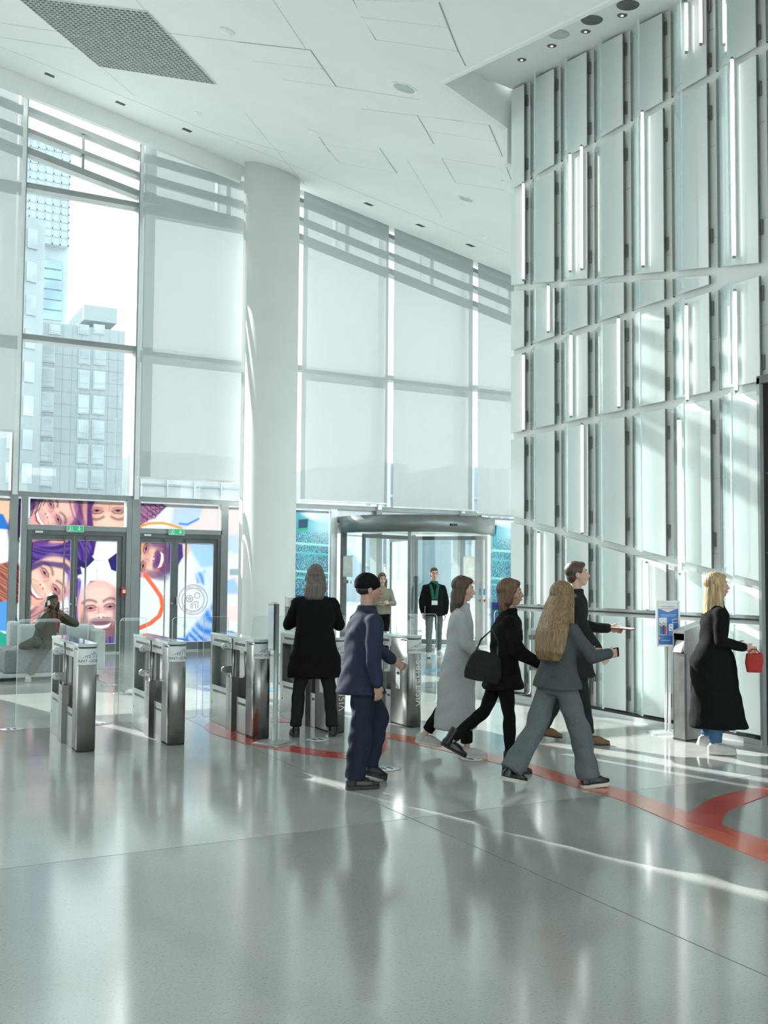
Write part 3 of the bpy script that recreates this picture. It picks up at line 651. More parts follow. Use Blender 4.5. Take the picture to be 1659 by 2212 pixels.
# ------------------------------------------------------------------ entrance doors in the facade
DV = FV-.06
def du(x): return onv(x, 1250, DV).x
def dz(x, y): return onv(x, y, DV).z
def frame(parent, u0, u1, z0, z1, w, v0, v1, mat, name='frame', bottom=True):
    O = Vector(parent.location); mb = MB()
    def bb(a, b): mb.box(tuple(Vector(a)-O), tuple(Vector(b)-O))
    bb((u0, v0, z0), (u0+w, v1, z1)); bb((u1-w, v0, z0), (u1, v1, z1)); bb((u0+w, v0, z1-w), (u1-w, v1, z1))
    if bottom: bb((u0+w, v0, z0), (u1-w, v1, z0+w*1.3))
    return mb.build(name, MAT[mat], parent)
def pane(parent, u0, u1, z0, z1, v, painter=None, name='pane'):
    O = Vector(parent.location)
    g = MB().box((u0-O.x, v-O.y, z0-O.z), (u1-O.x, v+.012-O.y, z1-O.z)).build(name, MAT['pane_glass'], parent)
    if painter: print_grid('printed_film', u0+.01, u1-.01, z0+.01, z1-.01, v-.003, painter, parent)
    return g
HZ = 3.17
def double_door(name, xs, ytop, label_leaf):
    x0, x1, gl0, gl1, gr0, gr1 = xs
    d = struct(empty(name, ((du(x0)+du(x1))/2, DV, 0))); O = Vector(d.location)
    ztop = dz((x0+x1)/2, ytop)
    frame(d, du(x0), du(x1), 0, ztop, .09, DV-.12, DV+.06, 'dark_frame', 'door_frame', False)
    MB().box((du(x0)-O.x, -.14, ztop), (du(x1)-O.x, .08, ztop+.10)).build('head_rail', MAT['alu_frame'], d)
    MB().box((du(x0)-O.x, -.10, 0), (du(x1)-O.x, .06, .03)).build('threshold', MAT['steel_plain'], d)
    um = (du(gl1)+du(gr0))/2
    for k, (g0, g1, l0, l1) in enumerate(((gl0, gl1, du(x0)+.09, um-.004), (gr0, gr1, um+.004, du(x1)-.09))):
        lf = empty('door_leaf', ((l0+l1)/2, DV-.05, .03)); lf.parent = d; lf.location = Vector(lf.location)-O
        mb = MB(); Wl = (l1-l0)/2; gw0, gw1 = du(g0), du(g1); zt = ztop-.10
        c0 = (l0+l1)/2
        a0, a1 = gw0-c0, gw1-c0; zb, zg = .16, zt-.12
        mb.box((-Wl, -.03, 0), (a0, .03, zt)); mb.box((a1, -.03, 0), (Wl, .03, zt)); mb.box((a0, -.03, 0), (a1, .03, zb)); mb.box((a0, -.03, zg), (a1, .03, zt))
        mb.build('leaf_frame', MAT['dark_frame'], lf)
        MB().box((a0, -.004, zb), (a1, .008, zg)).build('pane', MAT['pane_glass'], lf)
        fo = print_grid('printed_film', gw0+.004, gw1-.004, zb+.035, zg+.025, DV-.058, door_painter, None)
        fo.parent = lf; fo.data.transform(Matrix.Translation(-Vector((c0, DV-.05, .03))))
        hx = (a1-.14) if k == 0 else (a0+.15)
        MB().tube([(hx, -.09, .25), (hx, -.09, zt-.04)], .018, 10).box((hx-.01, -.09, .5), (hx+.01, -.03, .53)).box((hx-.01, -.09, zt-.3), (hx+.01, -.03, zt-.27)).build('pull_bar', MAT['steel_plain'], lf)
    # lever and lock at the meeting stile
    MB().box((um-O.x+.03, -.14, .98), (um-O.x+.06, -.08, 1.16)).box((um-O.x+.03, -.17, 1.0), (um-O.x+.055, -.14, 1.14)).build('lever', MAT['steel_plain'], d)
    MB().tube([(um-O.x-.05, -.10, 1.02), (um-O.x-.05, -.08, 1.02)], .02, 12).build('lock', MAT['steel_plain'], d)
    MB().box((du(x0)+.15-O.x, -.16, ztop-.06), (du(x0)+.30-O.x, -.12, ztop-.02)).build('closer', MAT['alu_light'], d)
    # over-panel with print
    pane(d, du(x0)+.05, du(x1)-.05, ztop+.10, HZ-.02, DV-.02, door_painter)
    return d, ztop, um
d1, zt1, um1 = double_door('door_1', (54, 270, 65, 150, 165, 250), 1147, '')
d2, zt2, um2 = double_door('door_2', (290, 474, 294, 366, 382, 458), 1154, '')
# side lights
mp_ = struct(MB().box((du(268), DV-.15, 0), (du(297), DV+.08, 3.2)).build('trim_5', MAT['alu_frame']))
sd = struct(empty('window_20', (du(10), DV, 0))); O = Vector(sd.location)
MB().box((du(42)-O.x, -.12, 0), (du(55)-O.x, .06, HZ)).build('post', MAT['alu_frame'], sd); pane(sd, -2.0, du(42), .12, HZ-.03, DV-.02, door_painter)
MB().box((-2.0-O.x, -.08, 0), (du(42)-O.x, .06, .12)).build('bottom_rail', MAT['alu_frame'], sd)
sd = struct(empty('window_21', (du(500), DV, 0))); O = Vector(sd.location)
MB().box((du(472)-O.x, -.14, 0), (du(487)-O.x, .06, HZ)).build('post', MAT['alu_frame'], sd); pane(sd, du(487), 8.6, .12, HZ-.03, DV-.02, door_painter)
MB().box((du(487)-O.x, -.08, 0), (8.6-O.x, .06, .12)).build('bottom_rail', MAT['alu_frame'], sd)
# round crest print on the right door leaf, seen from inside (mirrored lettering)
def crest():
    lf = [c for c in d2.children if c.name.startswith('door_leaf')][1]
    cx, cy = 1236/Z3, 1040+757/Z3; C0 = onv(cx, cy, DV-.066); k = .0110*.93
    def ring(r0, r1, n=48, mb=None):
        mb = mb or MB(); vs = []; 
        for i in range(n):
            a = 2*math.pi*i/n; vs += [(r0*math.cos(a), 0, r0*math.sin(a)), (r1*math.cos(a), 0, r1*math.sin(a))]
        mb.add(vs, [(2*i, 2*i+1, (2*i+3) % (2*n), (2*i+2) % (2*n)) for i in range(n)]); return mb
    mb = MB(); R = .325; ring(R, R-.010, 48, mb); ring(R-.075, R-.085, 48, mb)
    # three small rounds and a figure stroke
    def circ(x, z, r):
        m = ring(r, r-.010, 24); mb.add([(p[0]+x, 0, p[2]+z) for p in m.v], m.f)
    circ(.09, .09, .065); circ(-.08, .02, .078); circ(-.08, .02, .028)
    for i in range(5):
        a = 2*math.pi*i/5+.3; p0 = (-.08+.028*math.cos(a), .02+.028*math.sin(a)); p1 = (-.08+.07*math.cos(a), .02+.07*math.sin(a))
        dx, dz_ = (p1[0]-p0[0]), (p1[1]-p0[1]); l = math.hypot(dx, dz_); nx, nz_ = -dz_/l*.004, dx/l*.004
        mb.add([(p0[0]-nx, 0, p0[1]-nz_), (p1[0]-nx, 0, p1[1]-nz_), (p1[0]+nx, 0, p1[1]+nz_), (p0[0]+nx, 0, p0[1]+nz_)], [(0, 1, 2, 3)])
    def stroke(pts, w=.007):
        for (xa, za), (xb, zb) in zip(pts[:-1], pts[1:]):
            l = math.hypot(xb-xa, zb-za); nx, nz_ = -(zb-za)/l*w/1, (xb-xa)/l*w/1
            mb.add([(xa-nx*.7, 0, za-nz_*.7), (xb-nx*.7, 0, zb-nz_*.7), (xb+nx*.7, 0, zb+nz_*.7), (xa+nx*.7, 0, za+nz_*.7)], [(0, 1, 2, 3)])
    stroke([(-.05, -.19), (-.05, -.10), (.03, -.04), (.11, -.04), (.11, -.19)]); stroke([(-.01, -.19), (-.01, -.11), (.06, -.09), (.06, -.19)])
    def arc_text(txt, r, a_mid, up):
        me = text_mesh(txt, .062); n = len(me.vertices); co = np.zeros(n*3); me.vertices.foreach_get('co', co); co = co.reshape(-1, 3)
        x = -co[:, 0]; y = co[:, 1]
        if up: a = a_mid - x/r; rr = r + y
        else: a = a_mid + x/r; rr = r - y
        vs = [(rr[i]*math.cos(a[i]), 0, rr[i]*math.sin(a[i])) for i in range(n)]
        mb.add(vs, [tuple(p.vertices) for p in me.polygons]); bpy.data.meshes.remove(me)
    arc_text('SAINT-GOBAIN', R-.045, math.pi/2, True); arc_text("FOOT'S CHALLENGE", R-.045, -math.pi/2, False)
    vs = [Vector(p) for p in mb.v]; m2 = MB(); m2.v = [(C0.x+p.x, C0.y, C0.z+p.z) for p in vs]; m2.f = mb.f; m2.sm = mb.sm
    o = m2.build('crest_print', None); me = o.data
    ca = me.color_attributes.new('print', 'FLOAT_COLOR', 'POINT')
    cols = []
    for p in me.vertices:
        t = min(1, max(0, (p.co.x-C0.x+.33)/.66)); c = lin('d8506e')*(1-t)+lin('3a5ac8')*t; cols += [c[0], c[1], c[2], 1]
    ca.data.foreach_set('color', np.array(cols, dtype=np.float32)); me.materials.append(MAT['printed_film'])
    W = Vector(lf.location)+Vector(d2.location); me.transform(Matrix.Translation(-W)); o.parent = lf
    o['label'] = 'round crest with mirrored lettering'
crest()
# exit signs over the doors
pbr('sign_green', (.02, .36, .16), .4, emit=((.02, .40, .17), .5)); pbr('sign_white', (.85, .9, .87), .4)
for (x, y, lab) in ((163, 1142, 'green running-man exit sign above the left entrance door'), (382, 1149, 'green running-man exit sign above the right entrance door')):
    p = onv(x, y, DV-.22); s = empty('exit_sign', p); tag(s, lab, 'exit sign', 'exit signs')
    w, h = .155, .058
    MB().box((-w-.012, 0, -h-.012), (w+.012, .06, h+.012)).build('housing', MAT['sign_white'], s, bevel=.004)
    MB().box((-w, -.006, -h), (w, 0, h)).build('face', MAT['sign_green'], s)
    m = MB()   # running figure, doorway and arrow
    def pl(pts, z=-.008): m.add([(a, z, b) for a, b in pts], [tuple(range(len(pts)))])
    pl([(-.135, -.045), (-.045, -.045), (-.045, -.035), (-.06, -.035), (-.06, .045), (-.12, .045), (-.12, .036), (-.07, .036), (-.07, -.035), (-.135, -.035)])
    m.build('doorway_sign', MAT['sign_white'], s); m = MB()
    pl([(-.112, .022), (-.100, .030), (-.092, .022), (-.10, .012)]); pl([(-.125, .010), (-.098, .014), (-.085, -.004), (-.095, -.012), (-.118, .0)])
    pl([(-.10, -.004), (-.085, -.012), (-.105, -.030), (-.128, -.030), (-.128, -.022), (-.108, -.022)])
    m.build('running_figure', MAT['sign_white'], s); m = MB()
    pl([(.065, .045), (.085, .045), (.085, -.005), (.105, .008), (.105, -.012), (.075, -.042), (.045, -.012), (.045, .008), (.065, -.005)])
    m.build('arrow', MAT['sign_white'], s)
# fire call point on the mullion
p = onv(268, 1278, DV-.20); f = empty('fire_call_point', p); tag(f, 'small red fire alarm call point on the frame beside the left door', 'alarm')
pbr('alarm_red', (.55, .05, .03), .4); MB().box((-.05, 0, -.10), (.05, .06, .10)).build('case', MAT['alarm_red'], f, bevel=.008)
MB().box((-.03, -.006, -.03), (.03, 0, .04)).build('press_plate', MAT['sign_white'], f); MB().box((-.03, -.006, -.08), (.03, 0, -.05)).build('legend', MAT['black'], f)

# ------------------------------------------------------------------ revolving door
cu_, cv_ = onv(893, 1250, 20.75).x, 20.75; RD = 1.92
rvd = empty('revolving_door', (cu_, cv_, 0)); tag(rvd, 'large curved glass revolving door with grey metal canopy in the facade', 'door')
def arc_pts(r, a0, a1, n): return [(r*math.cos(a0+(a1-a0)*i/n), r*math.sin(a0+(a1-a0)*i/n)) for i in range(n+1)]
def arc_wall(r0, r1, a0, a1, z0, z1, n, mat, name, parent, smooth=True):
    o_ = arc_pts(r1, a0, a1, n); i_ = arc_pts(r0, a0, a1, n)[::-1]; return MB().prism(o_+i_, z0, z1, smooth=(name == 'canopy_band')).build(name, mat, parent)
pbr('door_canopy', (.20, .22, .22), .32, .7, nscale=3, namt=.04)
zc0, zc1 = 2.62, 3.0
arc_wall(RD-.25, RD+.02, 0, 2*math.pi*.9999, zc0, zc1, 56, MAT['door_canopy'], 'canopy_band', rvd)
MB().prism(arc_pts(RD-.2, 0, 2*math.pi, 48)[:-1], zc1-.08, zc1-.02).build('canopy_roof', MAT['door_canopy'], rvd)
MB().prism(arc_pts(RD-.2, 0, 2*math.pi, 48)[:-1], zc0+.02, zc0+.05).build('canopy_ceiling', MAT['stone_white'], rvd)
def ang_of(x):                                   # angle on the drum front seen at photo x
    best = None
    for k in range(721):
        a = math.pi + math.pi*k/720; P = Vector((cu_+RD*math.cos(a), cv_+RD*math.sin(a), 1.2)); px, _ = proj(np.array([P]))
        if best is None or abs(px[0]-x) < best[0]: best = (abs(px[0]-x), a)
    return best[1]
aL, aM, aR = ang_of(733), ang_of(884), ang_of(1040)
for nm, a, w in (('drum_post', aL, .05), ('drum_post', aM, .035), ('drum_post', aR, .10)):
    M = Matrix.Rotation(a, 4, 'Z'); MB().box((RD-.12, -w, 0), (RD, w, zc0), M).build(nm, MAT['dark_frame'] if w > .04 else MAT['door_canopy'], rvd)
arc_wall(RD-.06, RD-.045, aL, aM, .06, zc0, 14, MAT['pane_glass'], 'drum_glass', rvd); arc_wall(RD-.06, RD-.045, aM, aR, .06, zc0, 14, MAT['pane_glass'], 'drum_glass', rvd)
arc_wall(RD-.09, RD-.02, aL, aM, 0, .07, 14, MAT['steel_plain'], 'drum_rail', rvd); arc_wall(RD-.09, RD-.02, aM, aR, 0, .07, 14, MAT['steel_plain'], 'drum_rail', rvd)
arc_wall(RD-.06, RD-.045, aR, aR+.75, .06, zc0, 10, MAT['pane_glass'], 'drum_glass', rvd); arc_wall(RD-.06, RD-.045, aL-.75, aL, .06, zc0, 10, MAT['pane_glass'], 'drum_glass', rvd)
arc_wall(RD-.09, RD-.02, .5, 1.2, 0, zc0, 8, MAT['pane_glass'], 'rear_glass', rvd); arc_wall(RD-.09, RD-.02, 1.95, 2.65, 0, zc0, 8, MAT['pane_glass'], 'rear_glass', rvd)
# rotating wings: framed glass leaves
for k, a in enumerate((math.radians(200), math.radians(320), math.radians(80))):
    w = empty('wing', (0, 0, 0), a, rvd); m = MB(); r1 = RD-.14; zt = zc0-.03
    m.box((.05, -.025, .03), (.11, .025, zt)); m.box((r1-.07, -.025, .03), (r1, .025, zt)); m.box((.11, -.025, zt-.09), (r1-.07, .025, zt)); m.box((.11, -.025, .03), (r1-.07, .025, .14))
    m.build('wing_frame', MAT['dark_frame'], w); MB().box((.11, -.006, .14), (r1-.07, .006, zt-.09)).build('wing_glass', MAT['pane_glass'], w)
MB().tube([(0, 0, 0), (0, 0, zc0)], .05, 14).build('centre_shaft', MAT['door_canopy'], rvd)
# sensor on the canopy, notices and pictograms on the glass
aS = ang_of(978); M = Matrix.Rotation(aS, 4, 'Z'); MB().box((RD+.01, -.08, 2.76), (RD+.06, .08, 2.81), M).build('sensor', MAT['black'], rvd)
pbr('notice_paper', (.80, .80, .74), .6)
for x in (749, 1014):
    a = ang_of(x); M = Matrix.Rotation(a, 4, 'Z')
    b = MB().box((RD-.035, -.17, 1.62), (RD-.015, .17, 2.08), M).build('notice_board', MAT['notice_paper'], rvd); b['label'] = 'blank pale notice sheet'
    fr = MB()
    for (y0, z0, y1, z1) in ((-.18, 1.61, -.165, 2.09), (.165, 1.61, .18, 2.09), (-.18, 2.075, .18, 2.09), (-.18, 1.61, .18, 1.625)): fr.box((RD-.04, y0, z0), (RD-.008, y1, z1), M)
    fr.build('notice_frame', MAT['alu_light'], b)
    cols3 = ['warn_red', 'warn_blue', 'warn_yellow'] if x < 800 else ['warn_yellow', 'warn_blue', 'warn_red']
    for i, cn in enumerate(cols3):
        if cn not in MAT: pbr(cn, {'warn_red': (.7, .2, .12), 'warn_blue': (.08, .2, .5), 'warn_yellow': (.85, .55, .05)}[cn], .5)
        yy = (-.14+.14*i); m = MB()
        if cn == 'warn_yellow': m.prism([(-.045, -.04), (.045, -.04), (0, .045)], 0, .004)
        else: m.prism(arc_pts(.042, 0, 2*math.pi, 16)[:-1], 0, .004)
        MM = M @ Matrix.Translation((RD-.02, yy, 1.50)) @ Matrix.Rotation(math.pi/2, 4, 'Y') @ Matrix.Rotation(math.pi/2, 4, 'Z')
        o = m.build('pictogram', MAT[cn], rvd); o.data.transform(MM)
# blue plate and emergency button on the right jamb
aJ = ang_of(1046); M = Matrix.Rotation(aJ, 4, 'Z'); MB().box((RD, -.03, 1.22), (RD+.02, .03, 1.36), M).build('jamb_plate', MAT['warn_blue'], rvd)
MB().box((RD, -.025, 1.06), (RD+.03, .025, 1.12), M).build('stop_button', MAT['alarm_red'], rvd)
# infill around the revolving door: posts, blank panel above, printed side lights
inf = struct(empty('window_22', (cu_, DV, 0))); O = Vector(inf.location)
uL, uR = du(717), du(1046)
MB().box((du(709)-O.x, -.14, 0), (du(722)-O.x, .08, HZ)).build('post', MAT['alu_light'], inf); MB().box((du(1034)-O.x, -.14, 0), (du(1047)-O.x, .08, HZ)).build('post', MAT['alu_light'], inf)
MB().box((du(722)-O.x, -.02, 2.9), (du(1034)-O.x, .04, HZ)).build('infill_panel', MAT['alu_light'], inf)
pane(inf, 8.4, du(709), .12, HZ-.03, DV-.02, lambda X, Y: paint_stadium(X, Y, 640, 712, 0))
pane(inf, du(1047), du(1047)+1.9, .12, HZ-.03, DV-.02, lambda X, Y: paint_stadium(X, Y-14, 1047, 1119, 5))
# ------------------------------------------------------------------ outside: plaza, blocks, tower
pbr('paving_out', (.42, .43, .42), .8, nscale=.6, namt=.06)
pbr('tower_line', (.35, .41, .43), .8)
pl = struct(MB().box((-140, 21.25, -.25), (160, 330, -.02)).build('ground', MAT['paving_out']))
pbr('block_wall', (.33, .375, .39), .8, nscale=.2, namt=.03); pbr('block_win', (.38, .44, .465), .35, nscale=.3, namt=.15); pbr('block_win_frame', (.42, .46, .475), .6)  # haze put into the colours: block and tower tones washed and close together
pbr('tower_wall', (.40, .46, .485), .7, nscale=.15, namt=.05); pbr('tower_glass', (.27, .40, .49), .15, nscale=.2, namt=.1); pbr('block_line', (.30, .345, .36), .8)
def wall_obj(name, x0, x1, ytop, v, depth, mat, parent_label, cat):
    a = onv(x0, 1100, v); b = onv(x1, 1100, v); zt = onv((x0+x1)/2, ytop, v).z
    e = empty(name, ((a.x+b.x)/2, v, 0)); tag(e, parent_label, cat)
    MB().box((a.x-e.location.x, 0, -.2), (b.x-e.location.x, depth, zt)).build('body', MAT[mat], e)
    return e
BV = 105.0
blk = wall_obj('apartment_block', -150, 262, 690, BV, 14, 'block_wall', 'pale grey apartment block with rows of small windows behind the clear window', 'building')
P_ = lambda x, y, v=BV: onv(x, y, v)-Vector(blk.location)
# roof step
a = P_(190, 660); b = P_(262, 690); MB().box((a.x, 2, b.z), (b.x, 12, a.z+.6)).build('roof_step', MAT['block_wall'], blk)
wm = None
def far_window(par, p, w, h):
    f = MB().box((p.x-w/2-.12, -.12, p.z-h/2-.12), (p.x+w/2+.12, .1, p.z+h/2+.12)).build('window', MAT['block_win_frame'], par)
    MB().box((p.x-w/2, -.18, p.z-h/2), (p.x+w/2, -.1, p.z+h/2)).build('pane', MAT['block_win'], f)
    MB().box((p.x-w/2, -.22, p.z-h/2+h*.28), (p.x+w/2, -.17, p.z-h/2+h*.28+.07)).build('rail', MAT['block_win_frame'], f)
for cx_, w in ((104, 1.05), (182, .95), (215, 1.05), (10, 1.1), (-60, 1.1)):
    for r in range(8):
        y = 762+53.5*r + (cx_-104)*.06
        if y > 1080: continue
        far_window(blk, P_(cx_-r*1.2, y), w, 1.75)
for x in (118, 180, 214): far_window(blk, P_(x, 712), .9, .8)
for r in range(11):                                   # cladding joints
    z = P_(100, 735+r*27).z
    MB().box((P_(-150, 1000).x, -.03, z), (P_(262, 1000).x, .02, z+.05)).build('cladding_joint', MAT['block_line'], blk)
for r in range(12):
    x = P_(30+r*20, 1000).x
    MB().box((x, -.03, 0), (x+.05, .02, P_(100, 700).z)).build('cladding_joint', MAT['block_line'], blk)
# rounded stair tower of the block
st = empty('stair_tower', onv(35, 1000, BV-5)); st.location.z = 0; tag(st, 'rounded pale stair tower at the left of the apartment block', 'building')
zt = onv(40, 480, BV-5).z; rr = (onv(85, 1000, BV-5).x-onv(-15, 1000, BV-5).x)/2
MB().lathe([(rr, -.2), (rr, zt), (rr*.96, zt), (rr*.96, zt-.4)], 32).build('body', MAT['block_wall'], st)
for r in range(11):
    z = zt-3-r*3.2
    if z > 2:
        for aa in (-1.9, -1.25): 
            M = Matrix.Rotation(aa, 4, 'Z'); MB().box((rr-.02, -.5, z), (rr+.08, .5, z+1.9), M).build('window', MAT['block_win'], st)
# tower behind, still wrapped in netting at the top
TV = 165.0
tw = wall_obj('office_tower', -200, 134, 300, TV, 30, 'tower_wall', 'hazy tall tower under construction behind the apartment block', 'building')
Pt = lambda x, y: onv(x, y, TV)-Vector(tw.location)
for r in range(6):
    a, b = Pt(84, 560+r*22), Pt(133, 572+r*22)
    MB().box((a.x, -.3, b.z-.9), (b.x, .1, a.z+.1)).build('glass_band', MAT['tower_glass'], tw)
a, b = Pt(20, 300), Pt(146, 540)
MB().box((a.x-8, -1.6, b.z), (b.x-.3, 0, a.z)).build('netting', MAT['tower_wall'], tw)
for r in range(14):
    z = b.z+(a.z-b.z)*r/13
    MB().box((a.x-8, -1.75, z), (b.x, -1.6, z+.25)).build('scaffold_deck', MAT['tower_line'], tw)
for r in range(6):
    x = Pt(60+r*17, 400).x; MB().box((x, -1.75, b.z), (x+.15, -1.6, a.z+1)).build('scaffold_pole', MAT['tower_line'], tw)
# blocks and street things seen through the revolving door
pbr('street_blue', (.30, .38, .44), .6, nscale=.3, namt=.12, stretch=(6, 6, .2)); pbr('street_grey', (.42, .44, .44), .7, nscale=.3, namt=.1)
for (x0, x1, yt, v, mt, lab) in ((690, 770, 1010, 70, 'street_grey', 'grey office front seen through the left glass of the revolving door'), (790, 880, 1000, 55, 'street_blue', 'blue glass office front seen through the middle of the revolving door'),
                                 (900, 960, 1030, 75, 'street_grey', 'pale office front seen behind the man with the scarf'), (975, 1100, 1010, 64, 'street_blue', 'bluish office front seen through the right glass of the revolving door'),
                                 (300, 640, 985, 128, 'street_grey', 'low pale building seen below the blind beside the column')):
    e = wall_obj('street_building', x0, x1, yt, v, 10, mt, lab, 'building'); A = onv(x0, 1100, v)-Vector(e.location); B = onv(x1, 1100, v)-Vector(e.location); zt = onv((x0+x1)/2, yt, v).z
    n = 6
    for i in range(1, n): 
        x = A.x+(B.x-A.x)*i/n; MB().box((x-.12, -.25, 0), (x+.12, 0, zt)).build('pilaster', MAT['block_win_frame'], e)
    for i in range(1, 4): MB().box((A.x, -.2, zt*i/4), (B.x, 0, zt*i/4+.2)).build('floor_band', MAT['block_line'], e)
pbr('post_white', (.8, .8, .8), .5)
for i, (x, y) in enumerate(((800, 1372), (845, 1360), (868, 1378), (905, 1364), (1000, 1368), (1022, 1380))):
    p = onz(x, y); b = empty('slanted_post', p); tag(b, ['thin pale slanted pole on the plaza behind the woman in the green jacket', 'thin pale slanted pole on the plaza right of the woman in the green jacket', 'thin pale pole on the plaza left of the middle door post', 'thin pale slanted pole on the plaza just left of the man with the scarf', 'thin pale pole on the plaza right of the man with the scarf', 'rightmost thin pale pole on the plaza under the notice sheet'][i], 'pole', 'slanted poles on the plaza')
    MB().tube([(0, 0, 0), ((-1)**i*.25, 0, 1.9)], .035, 8).build('shaft', MAT['post_white'], b); MB().lathe([(.09, 0), (.09, .03), (.04, .05)], 12).build('foot', MAT['alu_frame'], b)

# ------------------------------------------------------------------ ceiling fittings
CN = Vector((-CB, -CC, 1)).normalized(); CEX = Vector((1, 0, CB)).normalized(); CEY = CN.cross(CEX)
def ceil_frame(p):                    # axes lying in the ceiling plane
    M = Matrix((CEX, CEY, CN)).transposed().to_4x4(); M.translation = p; return M
# open cell grille
g4 = [onc(51, 0), onc(319, 24), onc(467, 180), onc(214, 141)]
g0 = onc(20, -40)
gr = empty('ceiling_grille', g4[3]); tag(gr, 'dark open cell grille panel set in the sloping white ceiling', 'grille')
pbr('grille_dark', (.06, .075, .08), .8); pbr('grille_blade', (.62, .66, .66), .5)
A0, A1, B0, B1 = onc(-20, -62), g4[1], g4[3], g4[2]            # corners: far-left, near right ...
A0 = g4[3] + (g4[1]-g4[2])
Og = Vector(gr.location); n_up = CN
MB().add([tuple(p-Og-n_up*.004) for p in (B0, B1, A1, A0)], [(0, 1, 2, 3)]).build('backing', MAT['grille_dark'], gr)
def blade(p, q, name):
    d = (q-p).normalized(); sd = d.cross(n_up).normalized()*.006; dn = n_up*-.02
    m = MB(); m.hexa([p-sd+dn-Og, p+sd+dn-Og, q+sd+dn-Og, q-sd+dn-Og, p-sd-Og, p+sd-Og, q+sd-Og, q-sd-Og]); m.build(name, MAT['grille_blade'], gr, fix=True)
nA, nB = 24, 32
for i in range(nA+1): t = i/nA; blade(B0+(B1-B0)*t, A0+(A1-A0)*t, 'blade')
for i in range(nB+1): t = i/nB; blade(B0+(A0-B0)*t, B1+(A1-B1)*t, 'cross_blade')
# black square spotlights
for i, (x, y) in enumerate(((107, 162), (260, 223), (404, 281), (796, 441), (908, 487), (1016, 530))):
    M = ceil_frame(onc(x, y)); e = bpy.data.objects.new('square_spotlight', None); e.matrix_world = M; link(e)
    w_ = ['leftmost black square ceiling spotlight above the facade', 'second black square ceiling spotlight from the left', 'black square ceiling spotlight above the blind left of the column', 'black square ceiling spotlight just right of the column', 'black square ceiling spotlight in the middle of the right trio', 'black square ceiling spotlight nearest the panelled wall'][i]
    tag(e, w_, 'spotlight', 'square spotlights along the facade')
    MB().box((-.09, -.09, -.006), (.09, .09, .0)).build('bezel', MAT['black'], e)
    for sx in (-.04, .04): MB().lathe([(.030, -.010), (.034, -.004), (.034, 0)], 14, (sx, 0, -.006)).build('lamp', MAT['dark_frame'], e)
# detectors and loudspeakers
def disc(x, y, r, h, label, name='smoke_detector', cat='smoke detector', mat='sign_white'):
    M = ceil_frame(onc(x, y)); e = bpy.data.objects.new(name, None); e.matrix_world = M; link(e); tag(e, label, cat)
    MB().lathe([(r, -.004), (r, -h*.5), (r*.8, -h), (r*.3, -h)][::-1], 24).build('body', MAT[mat], e); MB().lathe([(r*1.12, -.008), (r*1.12, 0)], 24).build('base_ring', MAT['sign_white'], e)
    return e
pbr('speaker_mesh', (.50, .56, .56), .6)
disc(491, 66, .10, .05, 'round white smoke detector in the ceiling light streaks'); disc(428, 243, .06, .05, 'small white smoke detector right of the ceiling grille'); disc(675, 283, .07, .05, 'white dome detector above the round column')
disc(1046, 510, .06, .05, 'small detector above the right blinds'); disc(873, 190, .17, .012, 'large flush round ceiling loudspeaker in mid ceiling', 'ceiling_speaker', 'loudspeaker', 'speaker_mesh'); disc(1006, 430, .15, .012, 'flush round ceiling loudspeaker above the right blinds', 'ceiling_speaker', 'loudspeaker', 'speaker_mesh')
# downlights and round loudspeakers in the slot
def ons(x, y):
    r = ray(x, y); t = (8.50-.13*11 - EYE.z + .13*EYE.y)/(r.z-.13*r.y); return EYE + r*t
SM = Matrix(((1, 0, 0), (0, 1, .0), (0, .13, 1))).to_4x4()
for i, (x, y) in enumerate(((1127, 129), (1192, 99), (1265, 68), (1344, 33))):
    e = empty('downlight', ons(x, y)); e.rotation_euler = (math.atan(.13), 0, 0)
    tag(e, ['recessed downlight at the far end of the ceiling slot', 'second recessed downlight from the far end of the slot', 'third recessed downlight from the far end of the slot', 'recessed downlight of the slot nearest the top edge'][i], 'downlight', 'downlights in the ceiling slot')
    MB().lathe([(.02, -.004), (.05, -.006), (.06, -.002), (.06, .0)][::-1], 20).build('trim_ring', MAT['dark_frame'], e); MB().lathe([(.018, -.010), (.018, -.004)], 12).build('bulb', MAT['led_warm'], e)
for i, (x, y) in enumerate(((1208, 77), (1279, 46), (1357, 14))):
    e = empty('slot_speaker', ons(x, y)); e.rotation_euler = (math.atan(.13), 0, 0)
    tag(e, ['round recess in the slot with a covered loudspeaker, farthest of three', 'round dark loudspeaker in the slot, middle of three', 'round dark loudspeaker in the slot, nearest of three'][i], 'loudspeaker', 'loudspeakers in the ceiling slot')
    MB().lathe([(.17, -.003), (.17, .0)], 28).build('rim', MAT['ceiling_paint'], e)
    MB().lathe([(.12, -.012), (.13, -.003)], 28, (-.03, -.03, 0)).build('cone', MAT['speaker_mesh' if i == 0 else 'dark_frame'], e)
